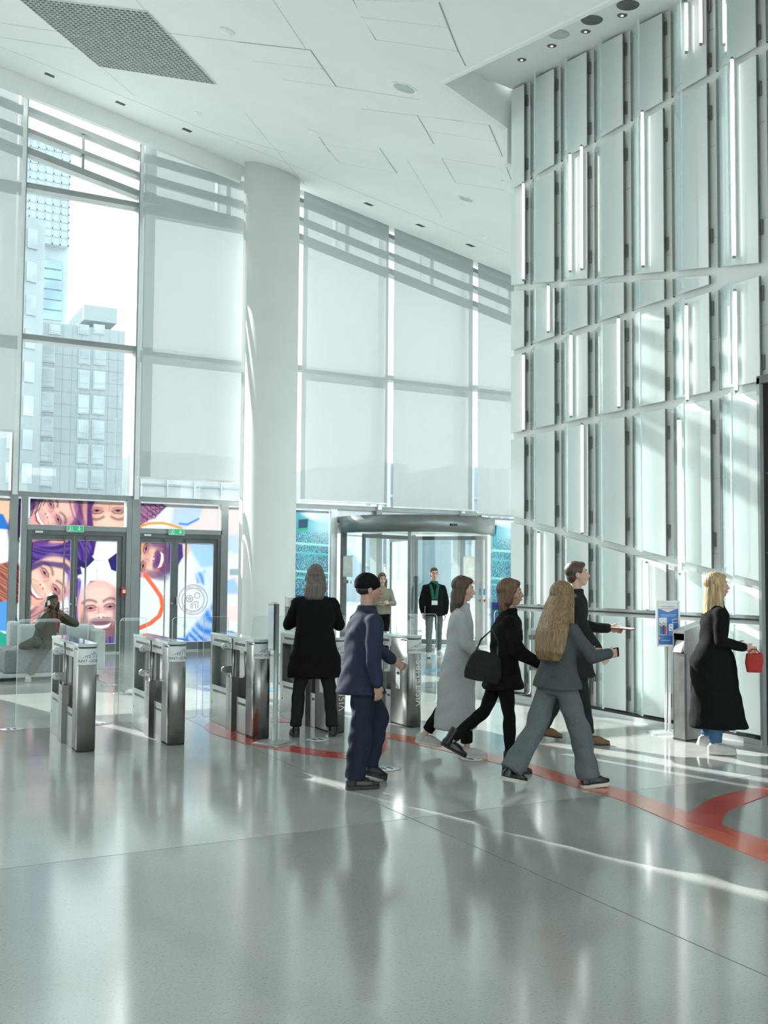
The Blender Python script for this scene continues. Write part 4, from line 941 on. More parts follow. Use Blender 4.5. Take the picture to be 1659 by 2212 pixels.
# ------------------------------------------------------------------ floor inlays and stickers
pbr('inlay_red', (.55, .085, .07), .22, nscale=3, namt=.08, coat=.3); pbr('inlay_orange', (.62, .13, .07), .22, nscale=3, namt=.06, coat=.3); pbr('inlay_blue', (.12, .38, .58), .25, nscale=3, namt=.06)
pbr('sticker_white', (.72, .76, .78), .3); pbr('sticker_navy', (.03, .05, .12), .4); pbr('sticker_red', (.6, .10, .08), .4); pbr('sticker_blue', (.06, .28, .55), .4)
def smooth_px(pts, n=10):
    out = []; P = [Vector(p) for p in pts]
    for i in range(len(P)-1):
        p0 = P[max(i-1, 0)]; p1 = P[i]; p2 = P[i+1]; p3 = P[min(i+2, len(P)-1)]
        for k in range(n):
            t = k/n; out.append(.5*((2*p1)+(-p0+p2)*t+(2*p0-5*p1+4*p2-p3)*t*t+(-p0+3*p1-3*p2+p3)*t**3))
    out.append(P[-1]); return out
def ribbon(name, left, right, mat, label, z=.003):   # two edge lines given on the photograph, laid on the floor
    A = smooth_px([onz(*p) for p in left]); B = smooth_px([onz(*p) for p in right]); n = min(len(A), len(B))
    vs = [(p.x, p.y, z) for p in A[:n]] + [(p.x, p.y, z) for p in B[:n]] + [(p.x, p.y, 0.0005) for p in A[:n]] + [(p.x, p.y, 0.0005) for p in B[:n]]
    fs = [(i, i+1, n+i+1, n+i) for i in range(n-1)] + [(2*n+i, 3*n+i, 3*n+i+1, 2*n+i+1) for i in range(n-1)]
    fs += [(i, 2*n+i, 2*n+i+1, i+1) for i in range(n-1)] + [(n+i, n+i+1, 3*n+i+1, 3*n+i) for i in range(n-1)] + [(0, n, 3*n, 2*n), (n-1, 3*n-1, 4*n-1, 2*n-1)]
    o = MB().add(vs, fs).build(name, MAT[mat], fix=True); tag(o, label, 'floor marking', 'coloured floor markings'); return o
ribbon('floor_marking', [(452, 1560), (470, 1568), (505, 1582), (542, 1594), (592, 1605), (650, 1614), (740, 1626), (800, 1620), (818, 1604), (808, 1588)], [(438, 1570), (455, 1583), (490, 1595), (542, 1610), (592, 1619), (650, 1628), (740, 1639), (818, 1634), (838, 1605), (812, 1580)], 'inlay_red', 'red curved floor stripe sweeping around the turnstiles')
ribbon('floor_marking', [(780, 1577), (860, 1586), (960, 1606), (1100, 1637), (1230, 1676), (1340, 1704), (1480, 1752), (1580, 1790), (1675, 1822), (1850, 1880), (2100, 1962)], [(805, 1590), (860, 1600), (950, 1620), (1100, 1656), (1220, 1695), (1330, 1725), (1470, 1784), (1580, 1832), (1675, 1870), (1850, 1940), (2100, 2040)], 'inlay_orange', 'long straight red floor stripe running to the right edge')
ribbon('floor_marking', [(2100, 1668), (1850, 1679), (1680, 1697), (1600, 1709), (1540, 1725), (1500, 1748), (1480, 1762), (1486, 1775)], [(2100, 1684), (1850, 1695), (1680, 1716), (1620, 1733), (1575, 1752), (1560, 1775), (1568, 1793), (1600, 1812)], 'inlay_red', 'red floor stripe curving back to the right edge', .0045)
ribbon('floor_marking', [(585, 1552), (640, 1553)], [(585, 1560), (640, 1561)], 'inlay_red', 'short red floor stripe seen between the turnstiles')
ribbon('floor_marking', [(915, 1447), (980, 1440)], [(915, 1454), (980, 1446)], 'inlay_blue', 'thin blue floor stripe behind the visitors turnstile')
ribbon('floor_marking', [(565, 1488), (615, 1480)], [(565, 1497), (615, 1489)], 'inlay_blue', 'pale blue floor stripe seen past the sign stand')
def foot_sticker(x, y, label):
    p = onz(x, y); e = empty('floor_sticker', (p.x, p.y, 0)); tag(e, label, 'sticker', 'round floor stickers')
    MB().lathe([(.125, .0006), (.125, .002), (.0, .002)], 32).build('disc', MAT['sticker_white'], e)
    for (a0, a1, mt) in ((.2, 2.6, 'sticker_blue'), (2.8, 6.0, 'sticker_red')):
        o_ = arc_pts(.128, a0, a1, 16); i_ = arc_pts(.118, a0, a1, 16)[::-1]; MB().prism(o_+i_, .002, .0026).build('rim', MAT[mt], e)
    for sx in (-.032, .032):
        f = [(sx+.021*math.cos(t)*(1 if math.sin(t) > 0 else .8), .058*math.sin(t)) for t in [2*math.pi*k/16 for k in range(16)]]
        MB().prism(f, .002, .003).build('footprint', MAT['sticker_navy'], e)
foot_sticker(686, 1598, 'round white footprint sticker beside the black dress shoes'); foot_sticker(1022, 1639, 'round white footprint sticker under the pale sneaker')
foot_sticker(835, 1660, 'round footprint sticker behind the worker boots'); foot_sticker(25, 1575, 'round footprint sticker at the left edge of the floor'); foot_sticker(215, 1563, 'round footprint sticker between the first two turnstiles')
foot_sticker(236, 1480, 'round footprint sticker right of the sofa'); foot_sticker(262, 1497, 'round footprint sticker behind the second turnstile')

# ------------------------------------------------------------------ turnstiles
pbr('label_white', (.78, .81, .81), .3); pbr('text_navy', (.02, .035, .075), .4); pbr('text_white', (.85, .87, .87), .35); pbr('infill_grey', (.30, .32, .29), .45, nscale=4, namt=.06); pbr('logo_teal', (.05, .36, .38), .4); pbr('logo_blue', (.04, .16, .40), .4); pbr('logo_purple', (.16, .08, .16), .4); pbr('logo_red', (.42, .07, .05), .4)
pbr('slot_black', (.02, .02, .02), .4)
GW = .087                              # half width
GL = 1.42                             # length, Y = 0 at the near end
def stadium_front(hw, L, n=12, r=None):
    pts = [(hw, L), (-hw, L)] ; r = r or hw
    c = arc_pts(hw, math.pi, 2*math.pi, n); return pts + [(x, y*.62+hw*.62) for x, y in c]
def wrap_label(mesh_list, zc):        # bend flat shapes (x along the arc, y up) round the front of the column
    out = []
    R_ = GW+.0025
    for me, mat, off in mesh_list:
        bm = bmesh.new(); bm.from_mesh(me)
        for k in range(-18, 19): bmesh.ops.bisect_plane(bm, geom=bm.verts[:]+bm.edges[:]+bm.faces[:], plane_co=(k*.008+.0003, 0, 0), plane_no=(1, 0, 0))
        bm.to_mesh(me); bm.free()
        n = len(me.vertices); co = np.zeros(n*3); me.vertices.foreach_get('co', co); co = co.reshape(-1, 3)
        a = -math.pi/2 + co[:, 0]/(GW*.86); r = R_+off
        vs = np.stack([r*np.cos(a), (r*np.sin(a)*.62)+GW*.62, zc+co[:, 1]], 1)
        me2 = bpy.data.meshes.new('w'); me2.from_pydata([tuple(p) for p in vs], [], [tuple(p.vertices) for p in me.polygons]); me2.materials.append(MAT[mat]); out.append(me2)
    return out
def grid_rrect(w, h, r, nx=24, ny=8):  # rounded plate as a fine fan so that it bends
    pts = rrect(w, h, r, 5); bm = bmesh.new()
    vs = [bm.verts.new((x, y, 0)) for x, y in pts]; bm.faces.new(vs)
    for k in range(1, nx):
        x = -w/2+w*k/nx; bmesh.ops.bisect_plane(bm, geom=bm.verts[:]+bm.edges[:]+bm.faces[:], plane_co=(x, 0, 0), plane_no=(1, 0, 0))
    me = bpy.data.meshes.new('g'); bm.to_mesh(me); bm.free(); return me
def skyline(seg):
    m = MB()
    def st(pts, w=.0028):
        for (xa, ya), (xb, yb) in zip(pts[:-1], pts[1:]):
            l = math.hypot(xb-xa, yb-ya) or 1; nx, ny = -(yb-ya)/l*w/2, (xb-xa)/l*w/2
            m.add([(xa-nx, ya-ny, 0), (xb-nx, yb-ny, 0), (xb+nx, yb+ny, 0), (xa+nx, ya+ny, 0)], [(0, 1, 2, 3)])
    for s_ in seg: st(s_)
    return m.mesh('sk')
LX = .02                              # the printed plate sits a little right of the column's middle
logo = [('logo_teal', [[(-.055, 0), (-.045, .004), (-.038, .004), (-.036, .012), (-.028, .012)]]),
        ('logo_blue', [[(-.028, .0), (-.028, .020), (-.018, .020), (-.018, .0)], [(-.014, 0), (-.014, .024), (-.004, .024), (-.002, 0)]]),
        ('logo_purple', [[(.002, 0), (.004, .030), (.014, .036), (.022, .030), (.022, 0)], [(.022, .03), (.034, .052), (.040, .046), (.040, 0)]]),
        ('logo_red', [[(.040, .046), (.046, .030), (.056, .034), (.060, 0)], [(.060, .016), (.070, .004), (.076, 0)]])]
txt_me = text_mesh('SAINT-GOBAIN', .036, spacing=1.0)
def label_meshes():
    L = [(grid_rrect(.27, .15, .022), 'label_white', 0.0)]
    t = txt_me.copy(); t.transform(Matrix.Translation((LX, -.040, 0))); L.append((t, 'text_navy', .0012))
    for mn, seg in logo:
        k = skyline(seg); k.transform(Matrix.Translation((LX-.012, -.012, 0)) @ Matrix.Scale(1.12, 4)); L.append((k, mn, .0012))
    return wrap_label(L, .875)
lab_shared = label_meshes()
vis_me = text_mesh('VISITEURS', .105, spacing=1.08); vis_me.transform(Matrix.Translation((.035, 0, 0)) @ Matrix.Rotation(math.pi/2, 4, 'Z'))
vis_shared = wrap_label([(vis_me, 'text_white', .0010)], .48)[0]
def make_gate(visitors=False, fl=(.30, .30)):
    g = empty('turnstile')
    S = MAT['steel']
    MB().prism([(x*1.06, y-.004) for x, y in stadium_front(GW, GL)], .965, .995).build('lid', MAT['lid_glass'], g, bevel=.004)
    # front column with rounded nose
    nose = [(x, y) for x, y in stadium_front(GW, .26 if not visitors else .42)]
    MB().prism(nose, .02, .965, smooth=True).build('front_column', S, g); MB().prism([(x*.96, y) for x, y in nose], 0, .02).build('plinth', MAT['rubber'], g)
    fl0 = .26 if not visitors else .42
    MB().prism([(x*1.004, y-.0008) for x, y in stadium_front(GW, .2)], .935, .950).build('sensor_band', MAT['slot_black'], g)
    MB().box((-GW, fl0, .855), (GW, GL-.06, .965)).build('top_rail', MAT['steel_plain'], g)
    for sx in (-1, 1):
        MB().box((sx*GW-.002, fl0+.05, .905), (sx*GW+.002, .62, .930)).build('sensor_slot', MAT['slot_black'], g)
        MB().box((sx*GW-.002, .80, .905), (sx*GW+.002, GL-.12, .930)).build('sensor_slot', MAT['slot_black'], g)
        MB().box((sx*GW-.002, .86, .345), (sx*GW+.002, GL-.10, .370)).build('sensor_slot', MAT['slot_black'], g)
        MB().box((sx*GW-.002, fl0+.02, .295), (sx*GW+.002, .50, .320)).build('sensor_slot', MAT['slot_black'], g)
        MB().tube([(sx*GW-.001, GL-.07, .22), (sx*(GW+.003), GL-.07, .22)], .012, 10).build('key_lock', MAT['slot_black'], g)
    MB().box((-GW, GL-.06, 0), (GW, GL, .965)).build('rear_post', S, g)
    MB().box((-GW, .82, 0), (GW, GL-.06, .42)).build('rear_box', MAT['steel'], g, bevel=.004)
    MB().box((-GW, fl0, 0), (GW, .56, .37)).build('front_box', MAT['steel'], g, bevel=.004)
    MB().box((.01, .84, .42), (.05, GL-.06, .855)).build('infill_panel', MAT['infill_grey'], g)
    # pedestal carrying the two swing posts
    ped = [(GW+.035, .60), (GW+.035, .78), (GW-.02, .83), (-GW+.02, .83), (-GW-.035, .78), (-GW-.035, .60), (-GW+.02, .55), (GW-.02, .55)]
    MB().prism(ped, 0, .56).build('pedestal', MAT['steel_dark'], g)
    for sx in (-1, 1):
        for (yy, zz) in ((.64, .50), (.64, .42), (.74, .50), (.74, .42)):
            MB().tube([(sx*(GW+.034), yy, zz), (sx*(GW+.04), yy, zz)], .006, 8).build('screw', MAT['steel_plain'], g)
        xp = sx*(GW-.015)
        MB().tube([(xp, .70, .56), (xp, .70, .97)], .027, 14).build('swing_post', MAT['steel'], g)
        f = fl[0] if sx < 0 else fl[1]
        if f > 0:
            x0 = sx*(GW+.045); x1 = sx*(GW+.045+f)
            pts = rrect(abs(x1-x0), 1.05, .045, 5, (x0+x1)/2, .675)
            vs = [(a, .695, b) for a, b in pts] + [(a, .707, b) for a, b in pts]; n = len(pts)
            fo = MB().add(vs, [tuple(range(n-1, -1, -1)), tuple(range(n, 2*n))]).build('glass_flap', MAT['flap_glass'], g)
            ins = rrect(abs(x1-x0)-.006, 1.044, .043, 5, (x0+x1)/2, .675); MB().add([(a, .6945, b) for a, b in pts]+[(a, .6945, b) for a, b in ins], [(i, (i+1) % n, n+(i+1) % n, n+i) for i in range(n)]).build('polished_rim', MAT['glass_edge'], fo)
            ed = MB(); ed.add(vs, [(i, (i+1) % n, n+(i+1) % n, n+i) for i in range(n)]); ed.build('polished_edge', MAT['glass_edge'], fo)
            for zz in (.885, .64):
                cl = [(sx*(GW-.01), zz-.035), (sx*(GW+.09), zz-.035), (sx*(GW+.115), zz-.015), (sx*(GW+.115), zz+.015), (sx*(GW+.09), zz+.035), (sx*(GW-.01), zz+.035)]
                n2 = len(cl); MB().add([(a, .683, b) for a, b in cl]+[(a, .719, b) for a, b in cl], [tuple(range(n2-1, -1, -1)), tuple(range(n2, 2*n2))]+[(i, (i+1) % n2, n2+(i+1) % n2, n2+i) for i in range(n2)]).build('hinge_clamp', MAT['steel_plain'], g, fix=True)
                for k in (.03, .075): MB().tube([(sx*(GW+k), .680, zz), (sx*(GW+k), .684, zz)], .008, 8).build('screw', MAT['steel_dark'], g)
    plate = None
    for i, me in enumerate(lab_shared):
        nm = 'name_plate' if i == 0 else ('lettering' if i == 1 else 'logo_stroke')
        o = bpy.data.objects.new(nm, me); link(o, g if i == 0 else plate)
        if i == 0: plate = o; o['label'] = 'white rounded plate with skyline logo and company name'
    if visitors:
        o = bpy.data.objects.new('lettering', vis_shared); link(o, g); o['label'] = 'upright white lettering on the column'
        MB().box((-GW-.004, .20, .40), (-GW-.0005, .30, .70)).build('card_reader', MAT['label_white'], g)
        MB().box((-GW-.008, .225, .56), (-GW-.004, .275, .585)).build('reader_slot', MAT['slot_black'], g)
    return g
glabels = ['brushed steel turnstile, first from the left in front of the sofa', 'brushed steel turnstile, second from the left', 'brushed steel turnstile beside the thin sign stand',
           'brushed steel turnstile half hidden behind the man in the black coat', 'brushed steel turnstile with upright VISITEURS lettering']
gbase = [(159, 1621), (353, 1606), (538, 1593), None, (863, 1567)]
gates = []
for i, b in enumerate(gbase):
    if b: p = onz(*b); uu, vv = p.x+GW, p.y-.07
    else: uu, vv = 4.52, gates[-1].location.y
    vis = i >= 3
    g = make_gate(vis, (.275 if i > 0 else .40, .275) if i < 4 else (.275, .55)); g.location = (uu, 9.47, 0); tag(g, glabels[i], 'turnstile', 'row of steel turnstiles'); gates.append(g)
# maker mark low on the second column
mk = text_mesh('cominfo', .024); mw = wrap_label([(mk, 'text_navy', .001)], .12)[0]; o = bpy.data.objects.new('maker_mark', mw); link(o, gates[1])
# last post of the row by the wall
p = onz(1164, 1528); g = empty('end_post', p); tag(g, 'slim steel end post of the turnstile row against the panelled wall', 'turnstile')
MB().prism(rrect(.16, .16, .05, 4), .02, .97, smooth=False).build('column', MAT['steel'], g); MB().prism(rrect(.15, .15, .05, 4), 0, .02).build('plinth', MAT['rubber'], g); MB().prism(rrect(.17, .17, .05, 4), .97, .995).build('lid', MAT['lid_glass'], g)
pts = rrect(.55, 1.05, .045, 5, -.40, .70); vs = [(a, .0, b) for a, b in pts] + [(a, .012, b) for a, b in pts]; n = len(pts)
fo = MB().add(vs, [tuple(range(n-1, -1, -1)), tuple(range(n, 2*n))]).build('glass_flap', MAT['flap_glass'], g); MB().add(vs, [(i, (i+1) % n, n+(i+1) % n, n+i) for i in range(n)]).build('polished_edge', MAT['glass_edge'], fo)
for zz in (.885, .5): MB().box((-.16, -.012, zz-.03), (-.07, .024, zz+.03)).build('hinge_clamp', MAT['steel_plain'], g)

# ------------------------------------------------------------------ sign stand seen edge-on
p = onz(594, 1606); s = empty('sign_stand', p, math.radians(28)); tag(s, 'thin grey sign stand seen edge-on beside the third turnstile', 'sign stand')
pbr('stand_grey', (.46, .50, .51), .35, .5); pbr('stand_panel', (.16, .18, .19), .4)
MB().loft([[(x*k, y*k, z) for x, y in rrect(.34, .34, .05, 4)] for k, z in ((1, 0), (1, .012), (.86, .022), (.3, .030))], False).build('base_plate', MAT['stand_grey'], s)
MB().tube([(0, 0, .02), (0, 0, 1.36)], .024, 12).build('pole', MAT['stand_grey'], s)
hd = empty('sign_head', (0, 0, .93), math.radians(36), s)
MB().box((-.10, .03, 0), (.34, .06, .42)).build('sign_panel', MAT['stand_panel'], hd)
for (a, b) in (((-.12, .02, -.01), (-.10, .07, .43)), ((.34, .02, -.01), (.36, .07, .43)), ((-.12, .02, .42), (.36, .07, .44)), ((-.12, .02, -.02), (.36, .07, .0))): MB().box(a, b).build('snap_frame', MAT['stand_grey'], hd)
# gel dispenser
p = onz(626, 1478); gd = empty('gel_dispenser', (p.x, p.y, 0), math.radians(10)); tag(gd, 'slim dark hand gel dispenser column with steel head', 'dispenser')
H = (1290-1478)/-1
zt = onv(628, 1290, p.y).z
MB().box((-.075, -.05, .03), (.075, .05, zt-.10)).build('column', MAT['stand_panel'], gd, bevel=.004); MB().box((-.14, -.12, 0), (.14, .12, .03)).build('base', MAT['steel_dark'], gd)
MB().hexa([(-.08, -.06, zt-.14), (.08, -.06, zt-.14), (.08, .05, zt-.14), (-.08, .05, zt-.14), (-.08, -.05, zt), (.08, -.05, zt), (.08, .05, zt+.015), (-.08, .05, zt+.015)]).build('head', MAT['steel_plain'], gd, fix=True)
m = MB().ell((0, -.062, zt-.065), (.035, .004, .028), 12, 7); m.ell((.02, -.062, zt-.04), (.014, .004, .025), 10, 6); m.build('hand_mark', MAT['alarm_red'], gd)
t = text_mesh('POINT DE GEL', .085); t.transform(Matrix.Rotation(math.pi/2, 4, 'X') @ Matrix.Rotation(math.pi/2, 4, 'Z')); t.transform(Matrix.Translation((.01, -.052, zt-.50))); t.materials.append(MAT['text_white']); o = bpy.data.objects.new('lettering', t); link(o, gd)

# ------------------------------------------------------------------ poster stand and steel bin on the right
p = onz(1443, 1584); ps = empty('poster_stand', p, math.radians(-24)); tag(ps, 'white poster stand with blue notice in front of the panelled wall', 'poster stand')
for x in (-.02, .02): MB().tube([(x, 0, .02), (x, 0, .98)], .013, 10).build('pole', MAT['alu_light'], ps)
MB().loft([[(x*k, y*k, z) for x, y in rrect(.40, .28, .06, 4)] for k, z in ((1, 0), (1, .012), (.8, .022), (.25, .028))], False).build('base_plate', MAT['alu_light'], ps)
hd = empty('poster_head', (-.0, -.02, .93), 0, ps); PW, PH = .235, .46
MB().box((-PW/2, 0, 0), (PW/2, .012, PH)).build('backing', MAT['alu_light'], hd)
for (a, b) in (((-PW/2-.012, -.012, -.012), (-PW/2+.008, .014, PH+.012)), ((PW/2-.008, -.012, -.012), (PW/2+.012, .014, PH+.012)), ((-PW/2, -.012, -.012), (PW/2, .014, .008)), ((-PW/2, -.012, PH-.008), (PW/2, .014, PH+.012))): MB().box(a, b).build('snap_frame', MAT['alu_light'], hd)
def poster_paint():
    nx, nz = 60, 116; U, Z = np.meshgrid(np.linspace(-PW/2+.006, PW/2-.006, nx+1), np.linspace(.006, PH-.006, nz+1)); X = (U.ravel()+PW/2)/PW*100; Y = (1-Z.ravel()/PH)*196
    q = Paint(X, Y, '2f7fd0'); q.C += (lin('123f8c')-q.C)*np.clip((X*.6+Y*.5-60)/90, 0, 1)[:, None]
    q.poly([(-5, -5), (105, -5), (105, 26), (50, 46), (-5, 26)], 'f1f4f4', 1.5)
    q.poly([(8, 72), (44, 70), (44, 150), (8, 150)], 'dfe9ee', 1)
    for (x, c, h) in ((14, '2a9a8a', 44), (22, '3a62b8', 40), (30, '2a3a78', 46), (38, 'b8404a', 42)):
        q.ell(x, 150-h-8, 4, 5, 'c89a7a'); q.poly([(x-5, 150-h), (x+5, 150-h), (x+4, 148), (x-4, 148)], c, 1.5)
    q.poly([(54, 100), (74, 98), (74, 132), (54, 132)], 'e8eef0', 1); q.line([(60, 108), (68, 108)], 3, '2a4a8a', 1); q.line([(60, 120), (68, 126)], 3, '2a4a8a', 1)
    q.line([(70, 80), (98, 76), (98, 92), (70, 94), (70, 80)], 2, 'e8f0f4', 1); q.ell(10, 164, 4, 6, 'e8b03a')
    for (y, x0, x1) in ((58, 14, 90), (64, 20, 84), (138, 54, 80), (144, 54, 82), (150, 54, 78), (174, 18, 60)): q.line([(x0, y), (x1, y)], 1.6, 'dce8f2', 1, .8)
    me = bpy.data.meshes.new('poster'); idx = np.arange((nx+1)*(nz+1)).reshape(nz+1, nx+1); f = np.stack([idx[:-1, :-1], idx[:-1, 1:], idx[1:, 1:], idx[1:, :-1]], -1).reshape(-1, 4)
    me.from_pydata([(a, -.003, b) for a, b in zip(U.ravel(), Z.ravel())], [], f.tolist()); ca = me.color_attributes.new('print', 'FLOAT_COLOR', 'POINT')
    ca.data.foreach_set('color', np.concatenate([np.clip(q.C, 0, 1), np.ones((len(q.C), 1))], 1).astype(np.float32).ravel()); me.materials.append(MAT['print_paper'])
    o = bpy.data.objects.new('poster_sheet', me); link(o, hd)
    for k, (tx, sz_, zz) in enumerate((('TROP DE MONDE', .019, PH-.052), ('DANS LES ASCENSEURS ?', .0155, PH-.074))):
        t = text_mesh(tx, sz_); t.transform(Matrix.Translation((0, -.005, zz)) @ Matrix.Rotation(math.pi/2, 4, 'X')); t.materials.append(MAT['alarm_red']); o2 = bpy.data.objects.new('lettering', t); link(o2, o)
poster_paint()
p0 = onz(1455, 1597); p1 = onz(1484, 1603)
kb = empty('steel_bin', (p0.x, p0.y, 0), math.atan2((p1-p0).y, (p1-p0).x)); tag(kb, 'tall brushed steel bin with slanted hooded top beside the blond woman', 'bin')
W = (p1-p0).length; D = .40; zf, zb = 1.11, 1.18
pbr('bin_steel', (.40, .40, .385), .36, 1.0, nscale=6, namt=.12, bump=.1, bscale=20); pbr('bin_steel_side', (.46, .46, .44), .3, 1.0, nscale=4, namt=.08)
W = .17; 
mb = MB(); mb.box((0, 0, .02), (W, .02, .88)); mb.build('front_plate', MAT['bin_steel'], kb)
MB().hexa([(W-.012, .0, .02), (W, .0, .02), (W, D, .02), (W-.012, D, .02), (W-.012, .0, zf), (W, .0, zf), (W, D, zb+.04), (W-.012, D, zb+.04)]).build('side_plate', MAT['bin_steel_side'], kb, fix=True)
MB().hexa([(0, .0, .02), (.012, .0, .02), (.012, D, .02), (0, D, .02), (0, .0, zf), (.012, .0, zf), (.012, D, zb+.04), (0, D, zb+.04)]).build('side_plate', MAT['bin_steel_side'], kb, fix=True)
MB().box((.012, D-.012, .02), (W-.012, D, zb+.04)).build('back_plate', MAT['bin_steel'], kb); MB().hexa([(.012, .0, zf-.03), (W-.012, .0, zf-.03), (W-.012, D, zb+.01), (.012, D, zb+.01), (.012, 0, zf), (W-.012, 0, zf), (W-.012, D, zb+.04), (.012, D, zb+.04)]).build('hood', MAT['bin_steel'], kb, fix=True)
MB().hexa([(.015, .0, .88), (W-.015, .0, .88), (W-.015, .16, .98), (.015, .16, .98), (.015, .02, .90), (W-.015, .02, .90), (W-.015, .14, 1.03), (.015, .14, 1.03)]).build('chute', MAT['slot_black'], kb, fix=True)
MB().hexa([(.02, -.02, .89), (W-.04, -.02, .89), (W-.04, .05, .89), (.02, .05, .89), (.02, .03, 1.01), (W-.04, .03, 1.01), (W-.04, .06, 1.01), (.02, .06, 1.01)]).build('flap', MAT['label_white'], kb, fix=True)
MB().box((-.004, -.004, 0), (W+.004, D+.004, .02)).build('plinth', MAT['rubber'], kb)

# ------------------------------------------------------------------ sofa
pbr('sofa_pale', (.60, .66, .66), .75, nscale=20, namt=.03, bump=.15, bscale=180, sheen=.2); pbr('sofa_grey', (.25, .28, .29), .85, nscale=30, namt=.06, bump=.2, bscale=180, sheen=.2); pbr('sofa_base', (.10, .11, .11), .6); pbr('sofa_shelf', (.58, .61, .61), .5)
so_ = empty('modular_sofa', (2.6, 16.6, 0)); tag(so_, 'pale modular sofa with grey seat blocks on a low platform', 'sofa')
Os = Vector(so_.location)
def sb(name, x0, x1, v0, v1, z0, z1, mat, bev=.03):
    a = onv(x0, 1400, v0).x; b = onv(x1, 1400, v0).x
    return MB().box((a-Os.x, v0-Os.y, z0), (b-Os.x, v1-Os.y, z1)).build(name, MAT[mat], so_, bevel=bev)
sb('platform', -40, 222, 16.08, 18.0, .05, .11, 'sofa_shelf', .008); sb('platform_foot', -40, 215, 16.20, 17.9, 0, .05, 'sofa_base', 0)
sb('seat_block', 10, 150, 16.12, 17.2, .11, .47, 'sofa_grey', .05); sb('seat_block', -60, 8, 16.9, 17.8, .11, .45, 'sofa_grey', .05)
sb('seat_block', 152, 196, 16.45, 17.3, .11, .45, 'sofa_grey', .05)
sb('back_block', 42, 150, 17.10, 17.5, .40, .80, 'sofa_pale', .05); sb('back_block', 20, 44, 17.35, 17.8, .40, .84, 'sofa_pale', .05); sb('back_block', 150, 205, 16.75, 17.25, .30, .80, 'sofa_pale', .05)
sb('arm_panel', 204, 228, 16.35, 17.3, .11, .73, 'sofa_shelf', .02)
# ------------------------------------------------------------------ people
CAMX = Vector((math.cos(YAW), math.sin(YAW), 0)); CAMY = Vector((-math.sin(YAW), math.cos(YAW), 0))
def heading(cx, cy):                  # facing direction in camera terms (right, away) -> rotation about Z
    d = CAMX*cx + CAMY*cy; return math.atan2(d.y, d.x) - math.pi/2
DG = None
def remesh(mb, voxel, iters=2, lam=.5, wr=0.0, wscale=(9, 9, 5), seed=0, strands=0.0, ws=1.0):
    me = mb.mesh('tmp'); bm = bmesh.new(); bm.from_mesh(me); bmesh.ops.remove_doubles(bm, verts=bm.verts[:], dist=1e-6); bmesh.ops.recalc_face_normals(bm, faces=bm.faces[:]); bm.to_mesh(me); bm.free()
    ob = bpy.data.objects.new('tmp', me); COL.objects.link(ob)
    md = ob.modifiers.new('r', 'REMESH'); md.mode = 'VOXEL'; md.voxel_size = voxel; md.adaptivity = 0; md.use_smooth_shade = True
    dg = bpy.context.evaluated_depsgraph_get(); out = bpy.data.meshes.new_from_object(ob.evaluated_get(dg))
    bpy.data.objects.remove(ob, do_unlink=True); bpy.data.meshes.remove(me)
    n = len(out.vertices); co = np.zeros(n*3, np.float32); out.vertices.foreach_get('co', co); co = co.reshape(-1, 3).astype(float)
    ed = np.zeros(len(out.edges)*2, np.int32); out.edges.foreach_get('vertices', ed); ed = ed.reshape(-1, 2)
    deg = np.bincount(ed.ravel(), minlength=n)[:, None].astype(float)
    def lap(p):
        acc = np.zeros_like(p)
        for k in range(3): acc[:, k] = np.bincount(ed[:, 0], p[ed[:, 1], k], n) + np.bincount(ed[:, 1], p[ed[:, 0], k], n)
        return acc/np.maximum(deg, 1)-p
    for _ in range(iters): co += lam*lap(co); co -= lam*.9*lap(co)*.5
    if wr or strands:
        out.vertices.foreach_set('co', co.astype(np.float32).ravel()); out.update()
        nr = np.zeros(n*3, np.float32); out.vertices.foreach_get('normal', nr); nr = nr.reshape(-1, 3)
        if wr:
            x, y, z = (co*ws).T
            f = np.sin(z*46+np.sin(x*17+seed)*2.2+np.sin(y*13+seed*2)*2.2)*.5+np.sin(x*31-z*24+seed*1.7+np.sin(y*21))*.5+np.sin(z*17+x*9+seed)*.6
            co += nr*(f*wr)[:, None]
        if strands:
            x, y, z = co.T; a = np.arctan2(y-co[:, 1].mean(), x-co[:, 0].mean())
            f = np.sin(a*46+np.sin(z*9+seed)*2.5)+.6*np.sin(a*91+z*14)+.5*np.sin(a*23-z*6)
            co += nr*(f*strands)[:, None]
    out.vertices.foreach_set('co', co.astype(np.float32).ravel())
    out.polygons.foreach_set('use_smooth', np.ones(len(out.polygons), bool)); out.update(); return out
def part_mesh(name, me, mat, parent):
    me.materials.append(MAT[mat]); o = bpy.data.objects.new(name, me); return link(o, parent)
def cap(mb, a, ra, b, rb, n=12):      # tapered capsule
    a, b = Vector(a), Vector(b); mb.tube([a, b], [ra, rb], n); mb.ell(a, (ra,)*3, n, 8); mb.ell(b, (rb,)*3, n, 8)
def chain(mb, pts, rs, n=12):
    for i in range(len(pts)-1): cap(mb, pts[i], rs[i], pts[i+1], rs[i+1], n)
def ring(c, w, d, n=22, e=2.3, ax=Vector((1, 0, 0)), ay=Vector((0, 1, 0))):
    out = []
    for k in range(n):
        t = 2*math.pi*k/n; ct, st_ = math.cos(t), math.sin(t)
        x = math.copysign(abs(ct)**(2/e), ct)*w; y = math.copysign(abs(st_)**(2/e), st_)*d; out.append(Vector(c)+ax*x+ay*y)
    return out
for nm, c_, r_ in (('skin_light', (.62, .40, .31), .5), ('skin_tan', (.45, .26, .19), .5), ('skin_dark', (.16, .085, .055), .45)): pbr(nm, c_, r_, nscale=14, namt=.05)
